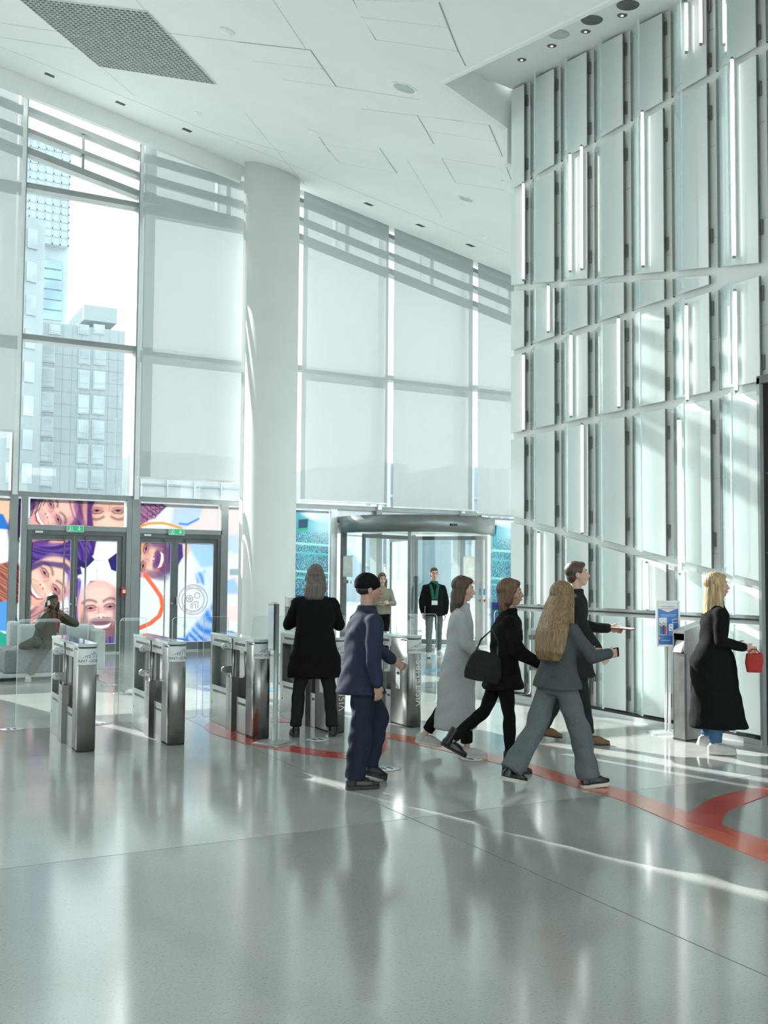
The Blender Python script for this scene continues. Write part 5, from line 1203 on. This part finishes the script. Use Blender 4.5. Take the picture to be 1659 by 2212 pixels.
for nm, c_ in (('hair_brown', (.075, .042, .025)), ('hair_auburn', (.13, .065, .032)), ('hair_blond', (.48, .34, .17)), ('hair_darkblond', (.23, .145, .06)), ('hair_grey', (.14, .115, .095)), ('hair_black', (.013, .011, .011))):
    pbr(nm, c_, .42, nscale=3, namt=.25, stretch=(26, 26, 1.2), bump=.5, bscale=9, spec=.6)
for nm, c_, r_ in (('cloth_black', (.008, .009, .010), .9), ('cloth_navy', (.028, .036, .062), .8), ('cloth_navy_dark', (.02, .026, .042), .8), ('cloth_grey_light', (.42, .44, .45), .9), ('cloth_grey', (.075, .088, .095), .9), ('cloth_grey_mid', (.13, .15, .16), .9), ('cloth_charcoal', (.022, .024, .026), .85),
                   ('cloth_khaki', (.26, .25, .185), .85), ('cloth_olive', (.095, .10, .072), .85), ('denim', (.055, .125, .24), .85), ('scarf_green', (.02, .12, .075), .85), ('red_cloth', (.40, .045, .035), .7), ('cloth_white', (.72, .74, .75), .8)):
    pbr(nm, c_, r_, nscale=70, namt=.04, bump=.10, bscale=260, spec=.12)
pbr('leather_black', (.012, .012, .013), .28, nscale=20, namt=.1); pbr('suede_tan', (.20, .105, .045), .8, nscale=30, namt=.08); pbr('sneaker_white', (.50, .50, .47), .6); pbr('sole_pale', (.60, .58, .52), .6); pbr('sole_dark', (.03, .03, .032), .6); pbr('sole_red', (.35, .05, .04), .6)
pbr('eye_white', (.75, .74, .72), .3); pbr('iris', (.03, .02, .015), .2); pbr('lip', (.38, .14, .12), .45); pbr('phone_glass', (.02, .02, .024), .1); pbr('phone_white', (.7, .72, .74), .3); pbr('gold', (.5, .38, .15), .3, .9)

class Person:
    def __init__(s, label, px, rz, height, skin, pose, root=None, pelvis_z=None):
        s.sc = k = height/1.75; s.pose = pose; s.skin = skin
        s.loc = Vector(px) if len(px) == 3 else onz(*px); s.rz = rz; J = {}
        g = pose.get
        hips = {}
        pts = []
        for sd, sx in (('L', -1), ('R', 1)):
            t = math.radians(g('thigh'+sd, 0)); kb = math.radians(g('knee'+sd, 0)); fp = math.radians(g('foot'+sd, 0)); ab = math.radians(g('spread'+sd, 2))
            h = Vector((sx*.088, 0, 0))*k
            kn = h+Vector((sx*math.sin(ab)*math.cos(t), math.sin(t), -math.cos(t)))*.43*k
            an = kn+Vector((sx*math.sin(ab)*.5, math.sin(t-kb), -math.cos(t-kb)))*.42*k
            toed = Vector((sx*.12, math.cos(fp), math.sin(fp))).normalized()
            J['hip'+sd], J['knee'+sd], J['ankle'+sd], J['toed'+sd] = h, kn, an, toed
            upv = Vector((1, 0, 0)).cross(toed); upv = upv if upv.z > 0 else -upv
            s.__dict__['footup'+sd] = upv
            pts += [an-upv*.08*k-toed*.055*k, an-upv*.08*k+toed*.19*k]
        pz = -min(p.z for p in pts) if pelvis_z is None else pelvis_z
        for kk in list(J):
            if not kk.startswith('toed'): J[kk] = J[kk]+Vector((0, 0, pz))
        ln = math.radians(g('lean', 3)); U = Vector((math.sin(math.radians(g('side', 0))), math.sin(ln), math.cos(ln))).normalized(); s.U = U
        P = Vector((0, 0, pz)); J['pelvis'] = P; J['waist'] = P+U*.16*k; J['chest'] = P+U*.34*k; J['neck'] = P+U*.52*k
        hl = math.radians(g('headlean', 0)); J['head'] = J['neck']+Vector((0, .015+math.sin(hl)*.14, .185))*k
        s.head_rot = Euler((math.radians(g('headpitch', 0)), 0, math.radians(g('headyaw', 0)))).to_matrix()
        s.sw = g('shoulder', .185)
        for sd, sx in (('L', -1), ('R', 1)):
            a = math.radians(g('arm'+sd, 0)); b = math.radians(g('abd'+sd, 8)); e = math.radians(g('elbow'+sd, 12)); c_ = math.radians(g('in'+sd, 4))
            sh = P+U*.455*k+Vector((sx*s.sw*k, 0, 0))
            el = sh+Vector((sx*math.sin(b), math.cos(b)*math.sin(a), -math.cos(b)*math.cos(a)))*.285*k
            wr = el+Vector((-sx*math.sin(c_), math.cos(c_)*math.sin(a+e), -math.cos(c_)*math.cos(a+e)))*.25*k
            J['sh'+sd], J['el'+sd], J['wr'+sd] = sh, el, wr
        for kk, v in pose.get('set', {}).items(): J[kk] = Vector(v)
        s.J = J; s.hand_frames = {}
        me = s.body_mesh(); me.materials.append(MAT[skin])
        s.o = bpy.data.objects.new('person', me); link(s.o); s.o.location = (s.loc.x, s.loc.y, s.loc.z); s.o.rotation_euler = (0, 0, rz); tag(s.o, label, 'person')
        s.face_parts()
    def hp(s, x, y, z): return s.J['head']+s.head_rot @ (Vector((x, y, z))*s.sc)
    def body_mesh(s):
        J, k = s.J, s.sc; m = MB(); HR = s.head_rot
        def he(c, r): m.ell(s.hp(*c), tuple(q*k for q in r), 16, 10, HR)
        he((0, -.012, .030), (.076, .095, .092)); he((0, .030, -.035), (.060, .066, .080)); he((0, .045, -.085), (.038, .042, .032)); he((0, .060, .022), (.058, .036, .045))
        he((.040, .052, -.030), (.026, .030, .026)); he((-.040, .052, -.030), (.026, .030, .026))
        chain(m, [s.hp(0, .092, .012), s.hp(0, .112, -.028)], [.010*k, .015*k], 10); he((0, .098, -.032), (.017, .014, .010)); he((0, .092, -.062), (.026, .014, .012))
        for sx in (-1, 1): he((sx*.078, -.008, -.012), (.010, .020, .032))
        chain(m, [J['neck']-s.U*.03*k, s.hp(0, -.012, -.045)], [.056*k, .050*k])
        m.loft([ring(J['pelvis']-Vector((0, 0, .08*k)), .13*k, .09*k), ring(J['pelvis'], .15*k, .10*k), ring(J['waist'], .125*k, .085*k), ring(J['chest'], .15*k, .10*k), ring(J['chest']+s.U*.10*k, .120*k, .075*k), ring(J['neck'], .052*k, .050*k)])
        for sd in 'LR':
            S0 = J['sh'+sd]-s.U*.03*k-Vector(((-.03 if sd == 'L' else .03)*k, 0, 0))
            chain(m, [S0, J['el'+sd], J['wr'+sd]], [.036*k, .034*k, .026*k])
            chain(m, [J['hip'+sd], J['knee'+sd], J['ankle'+sd]], [.066*k, .040*k, .032*k])
            chain(m, [J['ankle'+sd]-J['toed'+sd]*.03*k-s.__dict__['footup'+sd]*.045*k, J['ankle'+sd]+J['toed'+sd]*.14*k-s.__dict__['footup'+sd]*.058*k], [.030*k, .020*k])
            s.hand(m, sd)
        return remesh(m, s.pose.get('voxel', .0075)*k, 2)
    def hand(s, m, sd):
        J, k = s.J, s.sc; sx = -1 if sd == 'L' else 1
        d = (J['wr'+sd]-J['el'+sd]).normalized()
        if 'hd'+sd in s.pose: d = Vector(s.pose['hd'+sd]).normalized()
        n = Vector(s.pose.get('palm'+sd, (-sx, 0, 0))); n = (n-d*n.dot(d)).normalized(); w = d.cross(n)      # n: palm side
        W = J['wr'+sd]; c = W+d*.05*k; M = Matrix((w, d, n)).transposed()
        m.ell(c, (.038*k, .050*k, .016*k), 12, 8, M); m.ell(W+d*.01*k, (.026*k, .03*k, .020*k), 10, 7, M)
        curl = math.radians(s.pose.get('curl'+sd, 28))
        for i, (off, L) in enumerate(((-.0285, .066), (-.0095, .076), (.0095, .071), (.0285, .056))):
            p = W+d*.088*k+w*off*k; a = 0; pts = [p]
            for j, fr in enumerate((.45, .32, .23)):
                a += curl*(.7 if j == 0 else 1.0); p = p+(d*math.cos(a)+n*math.sin(a)+w*off*1.2*(1 if j == 0 else 0))*L*fr*k; pts.append(p)
            chain(m, pts, [.0098*k, .0092*k, .0085*k, .0075*k], 8)
        tw = -1 if sd == 'R' else 1
        tw = tw if w.dot(J['head']-W) == 0 else (1 if s.pose.get('thumb'+sd, 0) > 0 else -1) if 'thumb'+sd in s.pose else (1 if w.dot(Vector((0, .7, .7))) > 0 else -1)
        p = W+d*.025*k+w*tw*.026*k; pts = [p, p+(d*.7+w*tw*.55+n*.35)*.035*k, p+(d*.7+w*tw*.55+n*.35)*.035*k+(d*.85+w*tw*.2+n*.4)*.032*k]
        chain(m, pts, [.013*k, .0108*k, .0088*k], 8)
        s.hand_frames[sd] = (W+d*.085*k, d, n, w)
    def face_parts(s):
        k = s.sc; HR = s.head_rot
        for sx in (-1, 1):
            e = MB().ell(s.hp(sx*.031, .079, .008), (.0135*k, .010*k, .0075*k), 10, 7, HR).build('eye', MAT['eye_white'], s.o)
            MB().ell(s.hp(sx*.031, .086, .008), (.006*k, .004*k, .006*k), 10, 7, HR).build('iris', MAT['iris'], e)
            MB().tube([s.hp(sx*.014, .094, .030), s.hp(sx*.032, .092, .036), s.hp(sx*.052, .076, .030)], [.004*k, .0042*k, .0025*k], 8).build('eyebrow', MAT[s.pose.get('hair', 'hair_brown')], s.o)
        MB().tube([s.hp(-.024, .090, -.063), s.hp(-.010, .103, -.060), s.hp(.010, .103, -.060), s.hp(.024, .090, -.063)], [.002*k, .005*k, .005*k, .002*k], 8).build('mouth', MAT['lip'], s.o)
    # ---- clothes
    def coat(s, mat, hem, hw, hd, hy=0.0, name='coat', thick=1.0, sleeve=True, vox=.013, collar=True, waist=.155, wr=.004, mid=None, cuff=.92):
        J, k = s.J, s.sc; m = MB(); P = J['pelvis']; t = thick
        rings = [ring((0, hy, hem), hw, hd)]
        if mid: rings.append(ring((0, mid[2], mid[3]), mid[0], mid[1]))
        if hem < P.z-.05: rings.append(ring(P-Vector((0, 0, .03)), max(.178*k*t, hw*.8), max(.13*k*t, hd*.8)))
        rings += [ring(J['waist'], waist*k*t, .118*k*t), ring(J['chest'], .178*k*t, .128*k*t), ring(J['chest']+s.U*.085*k, (s.sw-.005)*k, .112*k*t), ring(J['chest']+s.U*.135*k, (s.sw-.055)*k, .095*k*t), ring(J['neck']+s.U*.005*k, .078*k, .075*k)]
        m.loft(rings)
        if collar: m.loft([ring(J['neck']-s.U*.03*k, .085*k, .082*k), ring(J['neck']+s.U*.045*k, .074*k, .074*k)])
        if sleeve:
            for sd in 'LR':
                w = J['el'+sd]+(J['wr'+sd]-J['el'+sd])*cuff
                sx = -1 if sd == 'L' else 1; S0 = J['sh'+sd]-s.U*.022*k-Vector((sx*.018*k, 0, 0))
                chain(m, [S0, J['el'+sd], w], [.064*k*t, .056*k*t, .046*k*t]); cap(m, J['neck']-s.U*.045*k+Vector((sx*.04*k, -.005, 0)), .052*k, S0+s.U*.012*k, .050*k)
        return part_mesh(name, remesh(m, vox, 2, wr=wr, seed=hem*37+hw*91, ws=1.0), mat, s.o)
    def trousers(s, mat, r=(.098, .072, .060), name='trousers', end=.95, wr=.004, vox=.012):
        J, k = s.J, s.sc; m = MB()
        m.loft([ring(J['pelvis']-Vector((0, 0, .10*k)), .145*k, .105*k), ring(J['pelvis']+Vector((0, 0, .02)), .165*k, .118*k), ring(J['waist'], .142*k, .105*k)])
        for sd in 'LR':
            e = J['knee'+sd]+(J['ankle'+sd]-J['knee'+sd])*end
            chain(m, [J['hip'+sd], J['knee'+sd]], [r[0]*k, r[1]*k]); chain(m, [J['knee'+sd], J['knee'+sd]*.5+e*.5], [r[1]*k, (r[1]+r[2])*.5*k]); m.tube([J['knee'+sd]*.5+e*.5, e], [(r[1]+r[2])*.5*k, r[2]*k], 14)
        return part_mesh(name, remesh(m, vox, 2, wr=wr, seed=r[0]*300), mat, s.o)
    def shoe(s, sd, mat, sole, kind='shoe', L=.275):
        J, k = s.J, s.sc; A = J['ankle'+sd]; f = J['toed'+sd]; u = s.__dict__['footup'+sd]; r_ = f.cross(u).normalized()
        if ('toed'+sd) in s.pose.get('set', {}):
            f = f.normalized(); u = Vector((0, 0, 1)); u = (u-f*u.dot(f)).normalized(); r_ = f.cross(u)
        B = A-u*.08*k; M = Matrix((r_, f, u)).transposed()
        def Q(x, y, z): return B+M @ (Vector((x, y, z))*k)
        x0, x1 = -.075, -.075+L
        out = [(-.028, x0+.006), (0, x0), (.028, x0+.006), (.036, x0+.05), (.036, x0+.11), (.046, x0+.18), (.043, x0+.225), (.026, x1-.012), (0, x1), (-.026, x1-.012), (-.043, x0+.225), (-.046, x0+.18), (-.036, x0+.11), (-.036, x0+.05)]
        th = .030 if kind in ('sneaker', 'boot_work') else .018
        m = MB(); m.loft([[Q(x*1.04, y, z) for x, y in out] for z in (0, th)], False); so_ = m.build('sole', MAT[sole], None, fix=True)
        m = MB()
        m.loft([[Q(x, y, th-.006) for x, y in out], [Q(x*.98, y*.985, th+.025) for x, y in out], [Q(x*.8, min(y*.93, x0+.21) if y > .1 else y, th+.045) for x, y in out], [Q(x*.55, min(y*.8, x0+.13), th+.062) for x, y in out]])
        top = .20 if kind in ('boot', 'boot_work') else (.13 if kind == 'ankle' else .105)
        m.tube([Q(0, -.022, .03), Q(0, -.016, top)], [.042*k, .044*k if top > .11 else .038*k], 14); m.ell(Q(0, .06, th+.03), (.036*k, .09*k, .04*k), 14, 9, M)
        up = part_mesh('shoe', remesh(m, .007, 2), mat, s.o); so_.parent = up
        if kind == 'heel':
            MB().loft([[Q(x*.5, -.05+y*.3, -.0) for x, y in out], [Q(x*.8, -.045+y*.3, .03) for x, y in out]]).build('heel', MAT[sole], up)
        if kind in ('sneaker', 'boot_work'):
            for i in range(4):
                y = .02+i*.022; MB().tube([Q(-.022, y, th+.072-i*.009), Q(.022, y+.006, th+.072-i*.009)], .003, 6).build('lace', MAT['sneaker_white' if kind == 'sneaker' else 'rubber'], up)
        return up
    def hair(s, mat, length=.0, width=.085, back=-.03, fringe=True, vol=1.0, name='hair', cover=0.0, spread=1.0, depth=.06):
        k = s.sc; m = MB(); HR = s.head_rot
        m.ell(s.hp(0, -.022, .042), (.086*k*vol, .102*k*vol, .094*k*vol), 18, 12, HR)
        if fringe: m.ell(s.hp(0, .030, .088), (.066*k*vol, .062*k, .034*k*vol), 14, 9, HR)
        if length <= .05: m.ell(s.hp(0, -.055, -.02), (.070*k*vol, .055*k*vol, .065*k), 14, 9, HR)
        if length > .05:
            for sx in (-1, 1):
                m.tube([s.hp(sx*.055, .010, .06), s.hp(sx*.078, -.002, -.02), s.hp(sx*(.078*spread), -.015-cover*.01, -.02-length*.55), s.hp(sx*.055*spread, -.03, -.02-length)], [.030*k, .034*k*vol, .036*k*vol, .018*k], 12)
            r0 = [ring(s.hp(0, -.045, .05), .075*k*vol, .055*k*vol), ring(s.hp(0, -.055, -.05), width*k, depth*k), ring(s.hp(0, back-.035, -.05-length*.5), width*1.05*spread*k, depth*.95*k), ring(s.hp(0, back-.035, -.05-length*.85), width*spread*k, depth*.75*k), ring(s.hp(0, back-.03, -.05-length), width*.8*spread*k, depth*.4*k)]
            m.loft(r0)
        return part_mesh(name, remesh(m, .008, 2, strands=.0022 if length > .05 else .0012), mat, s.o)
    def glasses(s):
        k = s.sc; m = MB()
        for sx in (-1, 1):
            pts = [s.hp(sx*.032+.021*math.cos(t), .100-abs(math.cos(t))*.003, .006+.016*math.sin(t)) for t in [2*math.pi*i/12 for i in range(13)]]; m.tube(pts, .0022*k, 6)
            m.tube([s.hp(sx*.053, .095, .010), s.hp(sx*.078, .0, .008)], .002*k, 6)
        m.tube([s.hp(-.011, .102, .010), s.hp(.011, .102, .010)], .002*k, 6); m.build('glasses', MAT['leather_black'], s.o)
    def world(s, p): return Matrix.Translation(s.o.location) @ Matrix.Rotation(s.rz, 4, 'Z') @ Vector(p)
def held(name, label, cat, person, p, M=None):
    e = empty(name); tag(e, label, cat); W = Matrix.Translation(person.o.location) @ Matrix.Rotation(person.rz, 4, 'Z') @ Matrix.Translation(p)
    e.matrix_world = W @ M if M is not None else W; return e
def basis(d, n):
    d = Vector(d).normalized(); n = Vector(n); n = (n-d*n.dot(d)).normalized(); return Matrix((d.cross(n), d, n)).transposed().to_4x4()

# 1 man in the long black coat, from behind, at the turnstile
P = Person('person in a knee-length black coat with shoulder-length grey hair seen from behind', (678, 1590), heading(-.12, 1), 1.74, 'skin_light',
           dict(hair='hair_grey', lean=3, spreadL=9, spreadR=9, thighL=0, kneeL=0, armL=28, elbowL=72, abdL=14, inL=30, armR=24, elbowR=78, abdR=12, inR=30, shoulder=.20, headyaw=-8, headpitch=-8))
P.trousers('cloth_charcoal', (.098, .070, .062)); P.coat('cloth_black', .60, .285, .20, -.01, 'long_coat', 1.10, waist=.180, mid=(.262, .185, -.005, .82))
P.hair('hair_grey', .20, .088, -.03, vol=1.04, spread=1.15)
for sd in 'LR': P.shoe(sd, 'leather_black', 'sole_dark', 'heel')
# 2 worker in navy jacket and beanie
P = Person('person in a navy work jacket and black beanie striding past the turnstiles', (776, 1698), heading(.93, .42), 1.66, 'skin_tan',
           dict(hair='hair_black', lean=6, thighR=-4, kneeR=4, footR=0, thighL=30, kneeL=42, footL=-18, armR=-12, elbowR=22, abdR=16, inR=2, armL=34, elbowL=22, abdL=12, headyaw=-8, headpitch=-4, shoulder=.20, curlL=40))
P.trousers('cloth_navy_dark', (.108, .092, .088), wr=.008, end=1.0); P.coat('cloth_navy', .72, .225, .19, .01, 'work_jacket', 1.17, waist=.178, wr=.005)
m = MB(); m.ell(P.hp(0, -.018, .045), (.090*P.sc, .108*P.sc, .092*P.sc), 20, 13, P.head_rot); m.loft([ring(P.hp(0, -.014, .008), .091*P.sc, .108*P.sc), ring(P.hp(0, -.014, .052), .093*P.sc, .110*P.sc)])
part_mesh('beanie', remesh(m, .008, 2, wr=.001), 'cloth_black', P.o)
MB().ell(P.hp(0, -.040, -.008), (.078*P.sc, .070*P.sc, .050*P.sc), 12, 8, P.head_rot).build('hair', MAT['hair_black'], P.o)
for sd in 'LR':
    sh = P.shoe(sd, 'leather_black', 'sole_dark', 'boot_work', .29)
# 3 woman in the long light grey coat
P = Person('person in a long light grey coat and pale sneakers walking right', (990, 1632), heading(.97, -.10), 1.64, 'skin_light',
           dict(hair='hair_brown', lean=3, thighR=8, kneeR=4, footR=0, thighL=-14, kneeL=22, footL=-10, armR=10, elbowR=40, abdR=6, armL=-10, elbowL=20, headyaw=0, headpitch=-6))
P.trousers('cloth_black', (.09, .065, .062), end=.86); P.coat('cloth_grey_light', .25, .20, .20, -.03, 'long_coat', 1.05, waist=.165, mid=(.19, .17, -.02, .6), wr=.005)
P.hair('hair_brown', .22, .075, -.02)
for sd in 'LR': P.shoe(sd, 'sneaker_white', 'sole_pale', 'sneaker')
# 4 woman in the black jacket with a bag
P = Person('person in a black padded jacket with brown hair and a shoulder bag in stride', (1086, 1664), heading(.98, -.06), 1.62, 'skin_tan',
           dict(hair='hair_auburn', lean=6, thighR=7, kneeR=6, footR=0, thighL=-22, kneeL=26, footL=-28, armR=14, elbowR=45, abdR=12, inR=10, armL=4, elbowL=60, headyaw=-6))
P.trousers('cloth_black', (.088, .060, .048)); P.coat('cloth_black', .70, .21, .18, 0, 'padded_jacket', 1.15, waist=.175, wr=.007)
P.hair('hair_auburn', .13, .080, -.02, vol=1.06)
for sd in 'LR': P.shoe(sd, 'leather_black', 'sole_dark', 'boot')
m = MB(); m.loft([ring((0, 0, -.17), .20, .07, 20, 3.2), ring((0, 0, -.05), .215, .085, 20, 3.2), ring((0, 0, .10), .18, .07, 20, 3), ring((0, 0, .17), .13, .04, 20, 3)])
b = held('shoulder_bag', 'black shoulder bag at the hip of the person in the padded jacket', 'bag', P, (.25, -.17, .90), Matrix.Rotation(math.pi/2, 4, 'Z') @ Matrix.Rotation(.2, 4, 'Y') @ Matrix.Scale(.72, 4))
part_mesh('bag_body', remesh(m, .010, 2, wr=.004), 'cloth_charcoal', b)
MB().box((-.13, .068, -.08), (.13, .092, .05)).build('front_pocket', MAT['cloth_black'], b, bevel=.01)
MB().tube([(-.13, -.0, .14), (-.10, -.05, .30), (0, -.10, .44), (.10, -.05, .30), (.13, 0, .14)], .012, 8).build('strap', MAT['leather_black'], b); MB().box((-.20, .075, -.135), (.10, .090, -.12)).build('zip', MAT['steel_plain'], b)
# 5 woman with very long hair in a grey suit
P = Person('person in a grey suit with very long dark blond hair walking away right', (1203, 1702), heading(.90, .44), 1.62, 'skin_light',
           dict(hair='hair_darkblond', lean=5, thighR=22, kneeR=10, footR=4, thighL=-20, kneeL=16, footL=-14, armR=32, elbowR=62, abdR=10, inR=16, armL=32, elbowL=60, abdL=8, inL=14, headyaw=22, headpitch=-14))
P.trousers('cloth_grey_mid', (.102, .092, .098), end=.98, wr=.007); P.coat('cloth_grey', .78, .225, .165, .0, 'suit_jacket', 1.08, waist=.160, wr=.005)
P.hair('hair_darkblond', .50, .118, -.06, vol=1.16, spread=1.50, depth=.095)
for sd in 'LR': P.shoe(sd, 'leather_black', 'sole_pale', 'sneaker')
W_, d_, n_, w_ = P.hand_frames['R']
b = held('phone', 'dark phone held by the person with very long hair', 'phone', P, W_+n_*.02, basis(d_, n_)); MB().prism(rrect(.075, .15, .01, 3), -.004, .004).build('case', MAT['phone_glass'], b); MB().prism(rrect(.068, .143, .008, 3), .004, .005).build('screen', MAT['phone_white'], b)
# 6 tall man behind, dark coat, tan boots
P = Person('tall person in a dark coat and tan suede boots behind the long-haired one', (1236, 1603), heading(.98, -.12), 1.81, 'skin_light',
           dict(hair='hair_brown', lean=4, thighR=12, kneeR=4, footR=0, thighL=-12, kneeL=14, footL=-8, armR=14, elbowR=20, abdR=7, armL=20, elbowL=66, abdL=8, inL=16, headyaw=6, headpitch=6))
P.trousers('cloth_charcoal', (.098, .068, .060)); P.coat('cloth_charcoal', .66, .235, .21, .02, 'dark_coat', 1.06, waist=.172)
P.hair('hair_brown', .03, vol=.98)
for sd in 'LR': P.shoe(sd, 'suede_tan', 'sole_dark', 'ankle')
b = held('red_folder', 'thin dark red folder carried by the tall person in the dark coat', 'folder', P, P.hand_frames['L'][0]+Vector((.02, .02, .015)), basis(P.hand_frames['L'][1], (0, 0, 1))); MB().box((-.11, -.08, -.004), (.11, .14, .004)).build('cover', MAT['red_cloth'], b); MB().box((-.105, -.075, .004), (.105, .135, .009)).build('pages', MAT['cloth_white'], b)
# 7 blond woman in the long black coat
P = Person('person with long blond hair in a long black coat and jeans at the right', (1541, 1626), heading(.99, -.02), 1.68, 'skin_light',
           dict(hair='hair_blond', lean=4, thighR=0, kneeR=2, footR=0, thighL=14, kneeL=34, footL=-14, armR=-4, elbowR=80, abdR=6, inR=6, armL=0, elbowL=78, abdL=6, inL=8, headyaw=-2, headpitch=3))
P.trousers('denim', (.092, .070, .066), end=.93); P.coat('cloth_black', .24, .22, .27, .05, 'long_coat', 1.05, waist=.172, mid=(.20, .215, .02, .62), wr=.004)
P.hair('hair_blond', .44, .080, -.05, vol=1.07, spread=1.2, depth=.07)
for sd in 'LR': P.shoe(sd, 'sneaker_white', 'sole_pale', 'sneaker')
hf = P.hand_frames['R']
b = held('red_pouch', 'red pouch hanging from the hand of the blond person', 'bag', P, hf[0]+Vector((.03, .0, -.06)))
m = MB(); m.loft([ring((0, 0, -.15), .03, .07, 16, 3), ring((0, 0, -.06), .04, .085, 16, 3), ring((0, 0, .03), .03, .075, 16, 3)]); part_mesh('pouch_body', remesh(m, .008, 2, wr=.003), 'red_cloth', b); MB().tube([(0, -.05, .03), (0, -.02, .065), (0, .02, .065), (0, .05, .03)], .006, 8).build('handle', MAT['red_cloth'], b)
b = held('phone', 'pale phone held in front by the blond person', 'phone', P, P.hand_frames['L'][0]+Vector((.0, .02, .01)), basis(P.hand_frames['L'][1], (0, -.3, 1))); MB().prism(rrect(.075, .15, .01, 3), -.004, .004).build('case', MAT['phone_white'], b); MB().prism(rrect(.068, .143, .008, 3), .004, .005).build('screen', MAT['phone_glass'], b)
# 8 man with the green scarf coming from the revolving door
P = Person('person in a dark jacket with green plaid scarf and glasses facing the camera', (937, 1419), heading(.02, -1), 1.82, 'skin_light',
           dict(hair='hair_brown', voxel=.009, lean=0, thighR=14, kneeR=4, footR=6, thighL=-10, kneeL=14, footL=-4, armR=4, elbowR=20, abdR=13, armL=-4, elbowL=14, abdL=12, headyaw=6))
P.trousers('cloth_grey_mid', (.098, .066, .056), vox=.014); P.coat('cloth_black', .84, .21, .165, 0, 'jacket', 1.06, waist=.168, vox=.015)
P.hair('hair_brown', .02, vol=.95); P.glasses()
for sd in 'LR': P.shoe(sd, 'sneaker_white', 'sole_pale', 'sneaker')
k = P.sc; nk = P.J['neck']
m = MB(); m.loft([ring(nk-P.U*.03, .09*k, .085*k), ring(nk+P.U*.045, .078*k, .078*k)])
for sx in (-1, 1): m.loft([ring(nk+Vector((sx*.075, .07, -.02)), .034, .02), ring(nk+Vector((sx*.05, .135, -.15)), .036, .018), ring(nk+Vector((sx*.03, .15, -.33)), .034, .016)])
part_mesh('scarf', remesh(m, .010, 2, wr=.003), 'scarf_green', P.o)
MB().box((-.06, .150, P.J['waist'].z-.06), (.06, .158, P.J['waist'].z+.03)).build('badge', MAT['cloth_white'], P.o)
hf = P.hand_frames['R']; b = held('laptop', 'slim dark laptop carried under the arm of the scarfed person', 'laptop', P, hf[0]+Vector((-.03, .04, .04))); MB().box((-.008, -.13, -.06), (.008, .15, .17)).build('shell', MAT['dark_frame'], b, bevel=.003); MB().box((-.010, -.12, .168), (.010, .14, .176)).build('hinge', MAT['steel_plain'], b)
# 9 woman in the khaki jacket
P = Person('person in a khaki jacket with long brown hair and glasses by the revolving door', (824, 1418), heading(.12, -1), 1.69, 'skin_light',
           dict(hair='hair_auburn', voxel=.009, lean=1, thighR=4, kneeR=4, thighL=-4, kneeL=4, armR=18, elbowR=72, abdR=12, inR=34, armL=18, elbowL=76, abdL=12, inL=34, headyaw=6, headpitch=-4))
P.trousers('cloth_black', (.094, .064, .054), vox=.014); P.coat('cloth_khaki', .86, .195, .15, 0, 'khaki_jacket', 1.05, waist=.158, vox=.015); P.hair('hair_auburn', .26, .082, -.02, vol=1.03); P.glasses()
for sd in 'LR': P.shoe(sd, 'leather_black', 'sole_dark', 'shoe')
hf = P.hand_frames['R']; b = held('phone', 'dark phone in the hands of the person in the khaki jacket', 'phone', P, hf[0]+Vector((-.02, .02, .015)), basis(hf[1], (0, -.3, 1))); MB().prism(rrect(.075, .15, .01, 3), -.004, .004).build('case', MAT['phone_glass'], b); MB().prism(rrect(.068, .143, .008, 3), .004, .005).build('screen', MAT['phone_white'], b)
# 10 woman on the sofa, on the phone
sp = onv(92, 1400, 16.42)
HZs = .56
P = Person('person in an olive suit sitting on the sofa with a phone at the ear', (sp.x, sp.y, 0.0), heading(.82, -.56), 1.70, 'skin_dark',
           dict(hair='hair_black', voxel=.008, lean=24, thighL=88, kneeL=92, footL=0, thighR=80, kneeR=60, headyaw=-18, headpitch=-4, shoulder=.20,
                set=dict(kneeL=(.20, .38, .56), ankleL=(.44, .26, .085), toedL=(.6, .8, 0), kneeR=(.34, .30, .60), ankleR=(.37, -.03, .50), toedR=(.35, -.9, 0), elR=(.30, .30, .82), wrR=(.125, .24, 1.02), elL=(-.46, .20, .84), wrL=(-.13, .34, .98)),
                hdR=(-.25, -.3, 1), palmR=(-1, -.2, 0), hdL=(.75, -.1, .6), palmL=(0, -1, 0), curlR=22, curlL=45), pelvis_z=HZs)
P.trousers('cloth_olive', (.100, .080, .078), wr=.006, end=.93); P.coat('cloth_olive', .49, .25, .20, -.02, 'suit_jacket', 1.10, waist=.172, wr=.006, collar=True)
P.hair('hair_black', .27, .084, -.02, vol=1.03, spread=1.1)
for sd in 'LR': P.shoe(sd, 'sneaker_white', 'sole_pale', 'sneaker')
ns = MB(); nk = P.J['neck']; ns.tube([nk+Vector((-.05, .08, .0)), nk+Vector((-.03, .15, -.18)), nk+Vector((0, .165, -.30)), nk+Vector((.03, .15, -.18)), nk+Vector((.05, .08, 0))], .012, 8); ns.build('lanyard', MAT['red_cloth'], P.o)
MB().box((-.045, .16, nk.z-.40), (.045, .17, nk.z-.30)).build('badge', MAT['cloth_white'], P.o)
hp = P.hp(.094, .01, -.03); b = held('phone', 'white phone held to the ear by the person on the sofa', 'phone', P, hp, Matrix.Rotation(.25, 4, 'X') @ Matrix.Rotation(math.pi/2, 4, 'Y') @ Matrix.Rotation(math.pi/2, 4, 'Z') @ Matrix.Rotation(math.pi/2, 4, 'Z')); MB().prism(rrect(.075, .15, .01, 3), -.004, .004).build('case', MAT['phone_white'], b); MB().prism(rrect(.068, .143, .008, 3), -.005, -.004).build('screen', MAT['phone_glass'], b)
